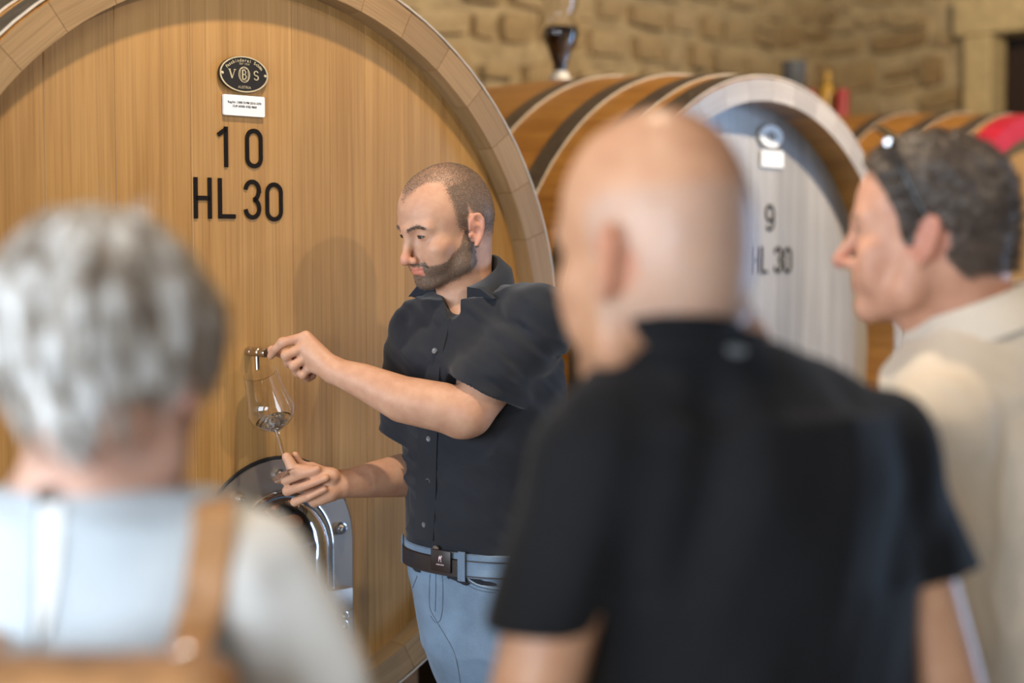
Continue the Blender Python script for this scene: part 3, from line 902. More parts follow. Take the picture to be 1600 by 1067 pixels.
# ---- airlock with dark wine on cask 9, grey funnel, tin and bottle on cask 8
metal('dark_wine_dummy', (0.02, 0.01, 0.01), 0.2)
plain('dark_wine', (0.010, 0.003, 0.004), 0.06, coat=1.0, bump_s=0)
plain('silicone_white', (0.62, 0.60, 0.56), 0.5)
plain('funnel_grey', (0.06, 0.065, 0.07), 0.45)
plain('paint_red', (0.26, 0.02, 0.015), 0.5); plain('paint_yellow', (0.34, 0.19, 0.02), 0.5)
def on_top(C, zc, alpha, y): return cask_pt(C, zc, alpha, 0, y, r_out(y))
b0 = on_top(C9, Z9, A9, 0.755)
t = empty('fermentation_airlock', b0); tag(t, 'glass airlock with dark wine in its bulb on the cask numbered 9', 'airlock')
lathe('stopper', [(0.0, -0.002), (0.036, -0.002), (0.036, 0.012), (0.026, 0.014), (0.024, 0.03), (0.0, 0.03)], 'silicone_white', t, 24)
lathe('dark_wine', [(0.0, 0.028), (0.019, 0.028), (0.021, 0.055), (0.036, 0.10), (0.053, 0.135), (0.054, 0.150), (0.050, 0.163), (0.0, 0.163)], 'dark_wine', t, 28)
lathe('glass_bulb', [(0.020, 0.028), (0.022, 0.055), (0.0375, 0.10), (0.0555, 0.135), (0.0575, 0.152), (0.053, 0.168), (0.042, 0.185), (0.040, 0.20), (0.046, 0.215), (0.053, 0.235), (0.055, 0.27), (0.050, 0.33), (0.048, 0.33), (0.053, 0.27), (0.051, 0.237), (0.044, 0.217), (0.038, 0.20), (0.040, 0.184), (0.051, 0.1675), (0.0555, 0.151), (0.054, 0.1355)], 'clear_glass', t, 32)
b1 = on_top(C8, Z8, A9, 1.02)
t = empty('funnel', b1); tag(t, 'dark grey ribbed funnel cup standing on the cask with the red chime', 'funnel')
pf = [(0.0, 0.0), (0.030, 0.0), (0.030, 0.03), (0.022, 0.05), (0.026, 0.10), (0.040, 0.16), (0.045, 0.235), (0.041, 0.235), (0.036, 0.165), (0.0, 0.12)]
lathe('cup', pf, 'funnel_grey', t, 24)
for k in range(10):
    a = 2 * math.pi * k / 10
    bm = bmesh.new(); bm_tube(bm, [(0.027 * math.cos(a), 0.027 * math.sin(a), 0.10), (0.041 * math.cos(a), 0.041 * math.sin(a), 0.16), (0.046 * math.cos(a), 0.046 * math.sin(a), 0.232)], 0.004, 6); bm_obj('rib', bm, 'funnel_grey', t, True)
b2 = on_top(C8, Z8, A9, 0.86)
t = empty('spray_bottle', b2 + np.array([0.0, 0.05, -0.002])); tag(t, 'small yellow bottle standing behind the cask numbered 9', 'bottle')
lathe('bottle_body', [(0.0, 0.0), (0.032, 0.0), (0.034, 0.01), (0.034, 0.10), (0.026, 0.125), (0.013, 0.14), (0.012, 0.16), (0.0, 0.16)], 'paint_yellow', t, 20)
lathe('cap', [(0.0, 0.158), (0.015, 0.158), (0.015, 0.185), (0.0, 0.187)], 'paint_yellow', t, 16)
for dy, hh, lab in ((0.945, 0.115, 'red tin standing beside the grey funnel'), (0.80, 0.105, 'red tin standing beside the yellow bottle')):
    b3 = on_top(C8, Z8, A9, dy)
    t = empty('tin', b3 + np.array([0.0, 0.02, -0.002])); tag(t, lab, 'tin')
    lathe('tin_body', [(0.0, 0.0), (0.028, 0.0), (0.029, 0.004), (0.028, 0.008), (0.028, hh - 0.012), (0.029, hh - 0.006), (0.027, hh), (0.0, hh - 0.003)], 'paint_red', t, 20)
    lathe('tin_lid', [(0.0, hh - 0.003), (0.018, hh - 0.003), (0.018, hh + 0.006), (0.0, hh + 0.007)], 'paint_red', t, 16)
# ------------------------------------------------------------------ figures: distance fields meshed with surface nets
F32 = np.float32
def A3(*v): return np.array(v, dtype=F32)
def smin(a, b, k):
    if k <= 0: return np.minimum(a, b)
    h = np.clip(0.5 + 0.5 * (b - a) / k, 0, 1)
    return b + (a - b) * h - k * h * (1 - h)
def smax(a, b, k): return -smin(-a, -b, k)
def cap(a, b, ra, rb):
    a = np.asarray(a, F32); b = np.asarray(b, F32); ba = b - a; bb = max(1e-12, float(ba.dot(ba)))
    def f(p):
        pa = p - a
        h = np.clip(pa @ ba / bb, 0, 1)
        q = pa - h[:, None] * ba
        return np.sqrt(np.einsum('ij,ij->i', q, q)) - (ra + (rb - ra) * h)
    return f
def chain(pts, rads, k=0.0):
    fs = [cap(pts[i], pts[i + 1], rads[i], rads[i + 1]) for i in range(len(pts) - 1)]
    def f(p):
        d = fs[0](p)
        for g in fs[1:]: d = smin(d, g(p), k)
        return d
    return f
def ell(c, r, R=None):
    c = np.asarray(c, F32); r = np.asarray(r, F32)
    def f(p):
        q = p - c
        if R is not None: q = q @ R
        k0 = np.sqrt(np.einsum('ij,ij->i', q / r, q / r)); k1 = np.sqrt(np.einsum('ij,ij->i', q / (r * r), q / (r * r)))
        return k0 * (k0 - 1) / np.maximum(k1, 1e-9)
    return f
def capflat(a, b, ra, rb, nrm, flat):
    """capsule flattened along nrm by factor flat (<1)."""
    a = np.asarray(a, F32); b = np.asarray(b, F32); nrm = np.asarray(nrm, F32); nrm = nrm / np.linalg.norm(nrm)
    ba = b - a; ba_n = ba - nrm * ba.dot(nrm) * 0
    bb = float(ba.dot(ba))
    def f(p):
        pa = p - a
        h = np.clip(pa @ ba / bb, 0, 1)
        q = pa - h[:, None] * ba
        t = q @ nrm
        q = q + np.outer(t * (1 / flat - 1), nrm).astype(F32)
        r = (ra + (rb - ra) * h)
        d = np.sqrt(np.einsum('ij,ij->i', q, q))
        return (d - r) * np.where(np.abs(t) / flat > d * 0.7, flat, (1 + flat) / 2)
    return f
def loft(levels, ax, ay, exp=2.2):
    """elliptical stack: levels = (z, cx, cy, a, b); ax, ay horizontal unit axes."""
    lv = np.array(levels, F32); ax = np.asarray(ax, F32); ay = np.asarray(ay, F32)
    def f(p):
        z = p[:, 2]
        cx = np.interp(z, lv[:, 0], lv[:, 1]); cy = np.interp(z, lv[:, 0], lv[:, 2])
        a = np.interp(z, lv[:, 0], lv[:, 3]); b = np.interp(z, lv[:, 0], lv[:, 4])
        dx = p[:, 0] - cx; dy = p[:, 1] - cy
        X = np.abs((dx * ax[0] + dy * ax[1]) / a); Y = np.abs((dx * ay[0] + dy * ay[1]) / b)
        r = (X ** exp + Y ** exp) ** (1 / exp)
        g = np.sqrt((X / a) ** 2 + (Y / b) ** 2) / np.maximum(np.sqrt(X * X + Y * Y), 1e-6)
        d = (r - 1) / np.maximum(g, 1e-6)
        d = np.maximum(d, np.maximum(z - lv[-1, 0], lv[0, 0] - z))
        return d.astype(F32)
    return f
def plane(p0, n):
    p0 = np.asarray(p0, F32); n = np.asarray(n, F32); n = n / np.linalg.norm(n)
    return lambda p: (p - p0) @ n
_lat = RNG.random((32, 32, 32)).astype(F32) * 2 - 1
def vnoise(p):
    i = np.floor(p).astype(np.int32); f = p - i; f = f * f * (3 - 2 * f); i &= 31; j = (i + 1) & 31
    x0, y0, z0 = i.T; x1, y1, z1 = j.T; fx, fy, fz = f.T
    c00 = _lat[x0, y0, z0] * (1 - fx) + _lat[x1, y0, z0] * fx; c10 = _lat[x0, y1, z0] * (1 - fx) + _lat[x1, y1, z0] * fx
    c01 = _lat[x0, y0, z1] * (1 - fx) + _lat[x1, y0, z1] * fx; c11 = _lat[x0, y1, z1] * (1 - fx) + _lat[x1, y1, z1] * fx
    return ((c00 * (1 - fy) + c10 * fy) * (1 - fz) + (c01 * (1 - fy) + c11 * fy) * fz).astype(F32)
class Sdf:
    """ordered list of (op, function, k): u = union, s = subtract, i = intersect, d = displace."""
    def __init__(s, ops=None): s.ops = list(ops or [])
    def u(s, f, k=0.02): s.ops.append(('u', f, k)); return s
    def s(s, f, k=0.005): s.ops.append(('s', f, k)); return s
    def i(s, f, k=0.002): s.ops.append(('i', f, k)); return s
    def d(s, f): s.ops.append(('d', f, 0)); return s
    def __call__(s, p):
        d = None
        for op, f, k in s.ops:
            if op == 'd': d = d + f(p); continue
            v = f(p)
            if d is None: d = v
            elif op == 'u': d = smin(d, v, k)
            elif op == 's': d = smax(d, -v, k)
            else: d = smax(d, v, k)
        return d.astype(F32)
def bounded(f, c, R, slack=0.05):
    """evaluate f only near its bounding sphere."""
    c = np.asarray(c, F32)
    def g(p):
        q = p - c; d = np.sqrt(np.einsum('ij,ij->i', q, q))
        out = (d - R + slack).astype(F32)
        m = d < R + slack
        if m.any(): out[m] = f(p[m])
        return out
    return g
def local(f, o, R, sc=(1, 1, 1)):
    """f in a local frame: columns of R are the local axes in the world."""
    o = np.asarray(o, F32); R = np.asarray(R, F32); sc = np.asarray(sc, F32)
    return lambda p: f((((p - o) @ R) / sc).astype(F32)) * float(sc.min())
def short_face(f, k):
    """shorten the face below the nose by k."""
    def g(q):
        q = q.copy(); z = q[:, 2]; q[:, 2] = np.where(z < -0.028, -0.028 + (z + 0.028) / k, z); return f(q) * k
    return g
def mesh_sdf(f, lo, hi, h, B=8):
    lo = np.asarray(lo, F32); hi = np.asarray(hi, F32)
    H = h * B
    nb = np.maximum(1, np.ceil((hi - lo) / H).astype(int))
    g = np.stack(np.meshgrid(*[np.arange(n) for n in nb], indexing='ij'), -1).reshape(-1, 3)
    d = np.concatenate([f((lo + (c + 0.5) * H).astype(F32)) for c in np.array_split(g, max(1, len(g) // 200000))])
    act = g[np.abs(d) < H * 0.95 + 0.006]
    loc = np.stack(np.meshgrid(*[np.arange(B + 1)] * 3, indexing='ij'), -1).reshape(-1, 3)
    dims = nb * B + 2
    V, K, FA = [], [], []
    edges = [((0, 0, 0), (1, 0, 0)), ((0, 1, 0), (1, 1, 0)), ((0, 0, 1), (1, 0, 1)), ((0, 1, 1), (1, 1, 1)),
             ((0, 0, 0), (0, 1, 0)), ((1, 0, 0), (1, 1, 0)), ((0, 0, 1), (0, 1, 1)), ((1, 0, 1), (1, 1, 1)),
             ((0, 0, 0), (0, 0, 1)), ((1, 0, 0), (1, 0, 1)), ((0, 1, 0), (0, 1, 1)), ((1, 1, 0), (1, 1, 1))]
    faces_idx = []
    for ch in np.array_split(act, max(1, len(act) // 600)):
        gi = ch[:, None, :] * B + loc[None]
        val = f((lo + gi.reshape(-1, 3) * h).astype(F32)).reshape(len(ch), B + 1, B + 1, B + 1)
        ins = val < 0
        acc = np.zeros((len(ch), B, B, B, 3), F32); cnt = np.zeros((len(ch), B, B, B), F32)
        def sl(o): return (slice(None), slice(o[0], B + o[0]), slice(o[1], B + o[1]), slice(o[2], B + o[2]))
        for a, b in edges:
            va, vb = val[sl(a)], val[sl(b)]
            x = ins[sl(a)] != ins[sl(b)]
            t = np.where(x, va / np.where(x, va - vb, 1), 0)
            for k in range(3):
                acc[..., k] += np.where(x, a[k] + (b[k] - a[k]) * t, 0)
            cnt += x
        m = cnt > 0
        bi, x, y, z = np.nonzero(m)
        cell = ch[bi] * B + np.stack([x, y, z], 1)
        V.append(lo + (cell + acc[m] / cnt[m][:, None]) * h)
        K.append((cell[:, 0].astype(np.int64) * dims[1] + cell[:, 1]) * dims[2] + cell[:, 2])
        for ax in range(3):
            o = [0, 0, 0]; o[ax] = 1
            a = ins[:, :B, :B, :B]; b = ins[sl(tuple(o))]
            bi, x, y, z = np.nonzero(a != b)
            cell = ch[bi] * B + np.stack([x, y, z], 1)
            FA.append((ax, cell, a[bi, x, y, z]))
    V = np.concatenate(V); K = np.concatenate(K)
    order = np.argsort(K); K = K[order]; V = V[order]
    quads = []
    for ax, cell, s in FA:
        if not len(cell): continue
        o1 = np.zeros(3, int); o2 = np.zeros(3, int); o1[(ax + 1) % 3] = 1; o2[(ax + 2) % 3] = 1
        idx = []; ok = np.ones(len(cell), bool)
        for dd in (o1 * 0, o1, o1 + o2, o2):
            c = cell - dd
            key = (c[:, 0].astype(np.int64) * dims[1] + c[:, 1]) * dims[2] + c[:, 2]
            j = np.clip(np.searchsorted(K, key), 0, len(K) - 1)
            ok &= K[j] == key; idx.append(j)
        q = np.stack(idx, 1)
        q[~s] = q[~s][:, ::-1]
        quads.append(q[ok])
    Q = np.concatenate(quads)
    used = np.unique(Q); re = -np.ones(len(V), int); re[used] = np.arange(len(used))
    return V[used].astype(F32), re[Q]
def np_mesh(name, V, Q, mat, parent=None, smooth=True, attr=None, n=4):
    me = bpy.data.meshes.new(name)
    me.vertices.add(len(V)); me.vertices.foreach_set('co', np.ascontiguousarray(V, F32).ravel())
    me.loops.add(Q.size); me.loops.foreach_set('vertex_index', np.ascontiguousarray(Q, np.int32).ravel())
    me.polygons.add(len(Q)); me.polygons.foreach_set('loop_start', np.arange(0, Q.size, n, dtype=np.int32))
    me.polygons.foreach_set('use_smooth', np.full(len(Q), smooth))
    me.update(calc_edges=True)
    if attr is not None:
        for an, av in attr.items():
            a = me.attributes.new(an, 'FLOAT_COLOR', 'POINT'); a.data.foreach_set('color', np.ascontiguousarray(av, F32).ravel())
    if mat: me.materials.append(MATS[mat] if isinstance(mat, str) else mat)
    return link(bpy.data.objects.new(name, me), parent)
def relax(V, Q, it=1, w=0.5):
    """light Laplacian smoothing to lose the voxel steps."""
    for _ in range(it):
        S = np.zeros_like(V); C = np.zeros(len(V), F32)
        for a, b in ((0, 1), (1, 2), (2, 3), (3, 0)):
            for i, j in ((a, b), (b, a)):
                for k in range(3): S[:, k] += np.bincount(Q[:, i], weights=V[Q[:, j], k], minlength=len(V)).astype(F32)
                C += np.bincount(Q[:, i], minlength=len(V)).astype(F32)
        V = V + (S / C[:, None] - V) * w
    return V.astype(F32)
def normals_of(V, Q):
    n = np.cross(V[Q[:, 2]] - V[Q[:, 0]], V[Q[:, 3]] - V[Q[:, 1]])
    out = np.zeros_like(V)
    for c in range(4):
        for k in range(3): out[:, k] += np.bincount(Q[:, c], weights=n[:, k], minlength=len(V)).astype(F32)
    return out / np.maximum(np.linalg.norm(out, axis=1, keepdims=True), 1e-9)
def strands(name, roots, nrm, flow, length, seg, width, mat, parent, lift=0.35, jitter=0.25, seed=3, gravity=0.0):
    """short hair: tapering ribbons that leave the skin along nrm and bend into flow."""
    r = np.random.default_rng(seed); n = len(roots)
    Lr = (length * r.uniform(0.65, 1.2, n)).astype(F32)
    tj = r.normal(0, min(0.0012, length * 0.3), (n, 3)); roots = roots + tj - nrm * np.sum(tj * nrm, 1, keepdims=True)
    fl = flow(roots); fl = fl - nrm * np.sum(fl * nrm, 1, keepdims=True)
    d = nrm * lift + fl + r.normal(0, jitter, (n, 3)); d /= np.linalg.norm(d, axis=1, keepdims=True)
    p = roots.copy(); rows = []
    side = np.cross(d, nrm) + r.normal(0, 0.3, (n, 3)); side /= np.linalg.norm(side, axis=1, keepdims=True)
    for s in range(seg + 1):
        w = width * (1 - 0.85 * (s / seg) ** 1.5) * 0.5
        rows.append(np.stack([p - side * w, p + side * w], 1))
        if s < seg:
            p = p + d * (Lr / seg)[:, None]
            d = d + (fl * 0.25 - nrm * lift * 0.35 / seg); d[:, 2] -= gravity / seg
            d /= np.linalg.norm(d, axis=1, keepdims=True)
    V = np.stack(rows, 1).reshape(n, -1, 3)          # n, (seg+1)*2, 3
    k = (seg + 1) * 2
    base = (np.arange(n) * k)[:, None]
    Q = np.concatenate([base + np.array([2 * s, 2 * s + 1, 2 * s + 3, 2 * s + 2]) for s in range(seg)])
    o = np_mesh(name, V.reshape(-1, 3), Q, mat, parent)
    o['kind'] = 'stuff'
    return o

# ---- head in local coordinates: x = person's right, y = forward, z = up, origin between the ear canals
def eye_parts(o, R, par, half=0.0036, look=-0.3, sc=1.0, iris='iris_dark'):
    """visible almond of each eye between the lids, iris and lash line."""
    for s in (-1, 1):
        c = np.array([s * 0.0315, 0.0755, 0.0180])
        def on(u, v, r): # u: -1..1 across, v: height offset
            x = 0.0118 * u; zz = v - 0.0012
            y = math.sqrt(max(1e-8, r * r - x * x - zz * zz * 1.2)); return o + R @ ((c + np.array([x, y, zz])) * np.asarray(sc))
        def patch(name, r, u0, u1, f0, f1, mat):
            vs, fs = [], []; n, m = 14, 5
            for i in range(n + 1):
                u = u0 + (u1 - u0) * i / n; a, b = f0(u), f1(u)
                for j in range(m + 1): vs.append(on(u, a + (b - a) * j / m, r))
            for i in range(n):
                for j in range(m): fs.append((i * (m + 1) + j, (i + 1) * (m + 1) + j, (i + 1) * (m + 1) + j + 1, i * (m + 1) + j + 1))
            ob = mesh_obj(name, vs, fs, mat, None, True); hang(ob, par); return ob
        lo = lambda u: -half * (1 - u * u); hi = lambda u: half * (1 - u * u)
        patch('eye', 0.01475, -1, 1, lo, hi, 'eye_white')
        cu = 0.0; ru = 0.52
        patch('iris', 0.0150, cu - ru, cu + ru, lambda u: max(lo(u), look * half - 0.0052 * math.sqrt(max(0, 1 - ((u - cu) / ru) ** 2))), lambda u: min(hi(u), look * half + 0.0052 * math.sqrt(max(0, 1 - ((u - cu) / ru) ** 2))), iris)
        for nm, fn, r in (('eyelash', hi, 0.0011), ('eyelid_edge', lo, 0.0006)):
            bm = bmesh.new(); bm_tube(bm, [on(u, fn(u), 0.0151) for u in np.linspace(-1.02, 1.02, 11)], [r * 0.4] + [r] * 9 + [r * 0.4], 6)
            hang(bm_obj(nm, bm, 'lash_dark', None, True), par)
def head_sdf(nose=1.0, eyes_closed=False, ears=1.0, jaw=1.0, fat=0.0):
    S = Sdf()
    S.u(ell((0, -0.011, 0.043), (0.0745, 0.094, 0.083)))
    S.u(ell((0, 0.030, 0.040), (0.064, 0.062, 0.066)), 0.03)
    S.u(ell((0, -0.045, 0.010), (0.064, 0.049, 0.056)), 0.03)
    S.u(ell((0, 0.038, -0.022), (0.0575 + fat * 0.5, 0.052, 0.062)), 0.03)
    for s in (-1, 1):
        S.u(cap((s * (0.054 + fat), 0.008, -0.035), (s * (0.050 + fat), 0.022, -0.066), 0.017, 0.017), 0.03)
        S.u(cap((s * (0.050 + fat), 0.022, -0.066), (s * 0.016, 0.076, -0.086), 0.017, 0.016), 0.022)
        S.u(ell((s * 0.046, 0.062, -0.012), (0.021, 0.022, 0.016)), 0.02)        # cheekbone
        S.u(ell((s * 0.037, 0.068, -0.040), (0.020 + fat, 0.019, 0.024)), 0.025)  # cheek
        S.u(cap((s * 0.010, 0.0925, 0.029), (s * 0.046, 0.074, 0.031), 0.0085, 0.008), 0.016)   # brow
    S.u(ell((0, 0.085, -0.083), (0.021, 0.0165, 0.0170)), 0.018)               # chin
    S.u(ell((0, 0.0815, -0.048), (0.031, 0.0185, 0.028)), 0.02)                # mouth mound
    for s in (-1, 1):
        S.s(ell((s * 0.0325, 0.0965, 0.0180), (0.0205, 0.0130, 0.0125)), 0.014)  # eye socket
        S.u(ell((s * 0.0315, 0.0755, 0.0180), (0.0148, 0.0140, 0.0128)), 0.004)  # lid and ball
    # nose
    S.u(cap((0, 0.0905, 0.020), (0, 0.1105 * 1.0 + 0.004 * nose, -0.016), 0.0082, 0.0088), 0.012)
    S.u(ell((0, 0.1130 + 0.004 * nose, -0.0225), (0.0108, 0.0105, 0.0095)), 0.008)
    for s in (-1, 1):
        S.u(ell((s * 0.0125, 0.1030, -0.0265), (0.0075, 0.0105, 0.0078)), 0.006)
    S.u(cap((0, 0.092, -0.031), (0, 0.108, -0.0285), 0.006, 0.0055), 0.006)
    for s in (-1, 1):
        S.s(ell((s * 0.0068, 0.1065, -0.0345), (0.0038, 0.0062, 0.0045)), 0.003)
        S.s(cap((s * 0.0195, 0.0985, -0.026), (s * 0.031, 0.087, -0.046), 0.002, 0.0025), 0.008)  # nasolabial fold
    # lips
    up = [(-0.0235, 0.0870, -0.0510), (-0.011, 0.0975, -0.0465), (0, 0.1000, -0.0475), (0.011, 0.0975, -0.0465), (0.0235, 0.0870, -0.0510)]
    lw = [(-0.0215, 0.0870, -0.0530), (-0.010, 0.0965, -0.0575), (0, 0.0985, -0.0585), (0.010, 0.0965, -0.0575), (0.0215, 0.0870, -0.0530)]
    S.u(chain([A3(*q) for q in up], [0.0025, 0.0046, 0.0046, 0.0046, 0.0025]), 0.004)
    S.u(chain([A3(*q) for q in lw], [0.0025, 0.0052, 0.0056, 0.0052, 0.0025]), 0.004)
    S.s(chain([A3(-0.024, 0.0915, -0.0520), A3(-0.011, 0.1025, -0.0513), A3(0, 0.1045, -0.0520), A3(0.011, 0.1025, -0.0513), A3(0.024, 0.0915, -0.0520)], [0.0012] * 5), 0.0025)
    S.s(ell((0, 0.1030, -0.0690), (0.014, 0.0065, 0.0045)), 0.008)               # hollow over the chin
    # ears
    if ears:
        for s in (-1, 1):
            c = np.array([s * 0.0765, -0.008, -0.002])
            def e(a, b, o):    # a: back(+)/front(-) along the ear plane, b: up, o: outward
                # ear plane leans: the back edge stands away from the head, top leans back
                ca, sa = math.cos(0.42), math.sin(0.42)
                y = -(a * ca - o * sa) - b * 0.22; x = a * sa + o * ca
                return A3(c[0] + s * x, c[1] + y, c[2] + b)
            S.u(cap(e(0.004, 0.016, 0.000), e(0.002, -0.014, 0.000), 0.0125, 0.0090), 0.006)
            rim = [(-0.010, 0.006), (-0.008, 0.020), (0.002, 0.0295), (0.012, 0.028), (0.0185, 0.018), (0.0185, 0.004), (0.014, -0.010), (0.007, -0.020), (0.001, -0.027)]
            S.u(chain([e(a, b, 0.0075) for a, b in rim], [0.0030, 0.0034, 0.0036, 0.0036, 0.0036, 0.0034, 0.0034, 0.0048, 0.0052]), 0.005)
            S.s(ell(e(0.0035, -0.002, 0.0130), (0.0075, 0.0085, 0.0105)), 0.004)       # concha
            S.s(ell(e(0.0070, 0.0175, 0.0120), (0.0050, 0.0065, 0.0080)), 0.004)
            S.u(chain([e(0.010, -0.011, 0.006), e(0.0115, 0.004, 0.0065), e(0.006, 0.0115, 0.006), e(0.000, 0.014, 0.005)], [0.0028, 0.0026, 0.0024, 0.002]), 0.003)  # antihelix
            S.u(ell(e(-0.0095, -0.006, 0.006), (0.0045, 0.0045, 0.0060)), 0.004)      # tragus
    return S
def head_axes(fwd, roll=0.0):
    y = np.asarray(fwd, float); y /= np.linalg.norm(y)
    x = np.cross(y, (0, 0, 1.0)); x /= np.linalg.norm(x)
    z = np.cross(x, y)
    c, s = math.cos(roll), math.sin(roll)
    x, z = x * c + z * s, z * c - x * s
    return np.stack([x, y, z], 1)
def sstep(a, b, x):
    t = np.clip((x - a) / (b - a), 0, 1); return t * t * (3 - 2 * t)
def skin(name, base, red, hair, stub, rough=0.45, grain=1400.0, sss=0.08):
    """skin whose mask attribute carries: R = scalp hair, G = beard or brows, B = lips and flushed areas, A = unused."""
    m, nt, b = nodes_of(name)
    at = N(nt, 'ShaderNodeAttribute', attribute_name='mask'); sp = N(nt, 'ShaderNodeSeparateColor')
    L(nt, at.outputs['Color'], sp.inputs[0])
    v = coord(nt)
    n1 = noise(nt, v, 40, 3); n2 = noise(nt, v, grain * 0.4, 1); n3 = noise(nt, v, 260, 2)
    a = ramp(nt, n1, [(0.3, (base[0] * 0.90, base[1] * 0.82, base[2] * 0.80)), (0.7, tuple(min(1, x * 1.06) for x in base))])
    c = mixrgb(nt, math_n(nt, 'MULTIPLY', sp.outputs['Blue'], 0.85), a.outputs[0], red)
    def speckle(mask, lo, hi):
        t = math_n(nt, 'ADD', mask, math_n(nt, 'MULTIPLY', math_n(nt, 'SUBTRACT', n2, 0.5), 1.5))
        mr = N(nt, 'ShaderNodeMapRange', inp={'From Min': lo, 'From Max': hi}); L(nt, t, mr.inputs[0])
        return math_n(nt, 'MULTIPLY', mr.outputs[0], math_n(nt, 'MINIMUM', math_n(nt, 'MULTIPLY', mask, 1.6), 1.0))
    c = mixrgb(nt, speckle(sp.outputs['Red'], 0.35, 0.95), c, hair)
    c = mixrgb(nt, speckle(sp.outputs['Green'], 0.35, 0.95), c, stub)
    L(nt, c, b.inputs['Base Color'])
    b.inputs['Roughness'].default_value = rough
    b.inputs['Specular IOR Level'].default_value = 0.32
    b.inputs['Subsurface Weight'].default_value = sss
    b.inputs['Subsurface Radius'].default_value = (0.010, 0.004, 0.002)
    b.inputs['Subsurface Scale'].default_value = 0.6
    bump(nt, b, n3, 0.08, 0.002)
    MATS[name] = m
    return m
# ------------------------------------------------------------------ helpers that place details on a figure
CAM0 = np.array([0, 0, CAMZ])
def trace(f, pix, y0, y1=None, it=70):
    """where the view rays through pixels meet the surface f = 0 (points, outward normals)."""
    D = np.array([P(x, y, 1.0) - CAM0 for x, y in pix]); D /= np.linalg.norm(D, axis=1, keepdims=True)
    t = np.full(len(D), y0, float) / D[:, 1]
    for _ in range(it):
        t += np.clip(f((CAM0 + D * t[:, None]).astype(F32)), -0.05, 0.05) * 0.8
    p = CAM0 + D * t[:, None]
    e = 1.5e-3; n = np.stack([f((p + np.eye(3)[k] * e).astype(F32)) - f((p - np.eye(3)[k] * e).astype(F32)) for k in range(3)], 1)
    n = n / np.maximum(np.linalg.norm(n, axis=1, keepdims=True), 1e-9)
    ok = (np.abs(f(p.astype(F32))) < 0.004) & (np.abs(p[:, 1] - np.median(p[:, 1])) < 0.25)
    if ok.any() and not ok.all():          # a ray that slipped past the silhouette takes its nearest neighbour
        q = np.array(pix, float); good = np.nonzero(ok)[0]
        for i in np.nonzero(~ok)[0]:
            j = good[np.argmin(np.sum((q[good] - q[i]) ** 2, 1))]; p[i] = p[j]; n[i] = n[j]
    return p, n
def ribbon_on(name, f, left, right, y0, off, thick, mat, parent, cols=4):
    """a strip of cloth lying on f between two pixel polylines."""
    pix = [((1 - k / cols) * a[0] + k / cols * b[0], (1 - k / cols) * a[1] + k / cols * b[1]) for a, b in zip(left, right) for k in range(cols + 1)]
    p, n = trace(f, pix, y0)
    c = cols + 1; r = len(left)
    top = p + n * off; bot = p - n * 0.002
    vs = np.concatenate([top, bot]); fs = []; m = len(p)
    for i in range(r - 1):
        for k in range(cols):
            a = i * c + k
            fs += [(a, a + 1, a + c + 1, a + c), (m + a, m + a + c, m + a + c + 1, m + a + 1)]
    loop = [k for k in range(c)] + [i * c + cols for i in range(1, r)] + [(r - 1) * c + k for k in range(cols - 1, -1, -1)] + [i * c for i in range(r - 2, 0, -1)]
    for a, b in zip(loop, loop[1:] + loop[:1]): fs.append((a, b, m + b, m + a))
    bm = bmesh.new(); bv = [bm.verts.new(v) for v in vs]
    for q in fs:
        try: bm.faces.new([bv[i] for i in q])
        except ValueError: pass
    return bm_obj(name, bm, mat, parent, True, 50)
def seam_on(name, f, pix, y0, rad, mat, parent, off=0.0):
    p, n = trace(f, pix, y0)
    bm = bmesh.new(); bm_tube(bm, p + n * off, rad, 6); return bm_obj(name, bm, mat, parent, True)
def disc_on(name, f, px, py, y0, r, th, mat, parent, hole=False, off=0.0):
    p, n = trace(f, [(px, py)], y0)
    z = Vector(n[0]); M = Matrix.Translation(Vector(p[0]) + z * off) @ z.to_track_quat('Z', 'Y').to_matrix().to_4x4()
    prof = [(0.0, th * 0.55), (r * 0.62, th * 0.6), (r * 0.78, th), (r * 0.95, th), (r, th * 0.6), (r, -0.001)] if hole else [(0.0, th), (r * 0.8, th), (r, th * 0.5), (r, -0.001)]
    return lathe(name, prof, mat, parent, 18, M)
def unit(v): v = np.asarray(v, float); return v / np.linalg.norm(v)
def smoothpts(pts, n=4):
    """Catmull-Rom resample of a polyline."""
    pts = [np.asarray(p, float) for p in pts]; q = [2 * pts[0] - pts[1]] + pts + [2 * pts[-1] - pts[-2]]; out = []
    for i in range(1, len(q) - 2):
        for k in range(n):
            t = k / n
            out.append(0.5 * (2 * q[i] + (q[i + 1] - q[i - 1]) * t + (2 * q[i - 1] - 5 * q[i] + 4 * q[i + 1] - q[i + 2]) * t * t + (3 * q[i] - q[i - 1] - 3 * q[i + 1] + q[i + 2]) * t ** 3))
    return out + [pts[-1]]
def to_local(V, o, R, sc=1.0): return ((V - np.asarray(o, F32)) @ np.asarray(R, F32)) / np.asarray(sc, F32)

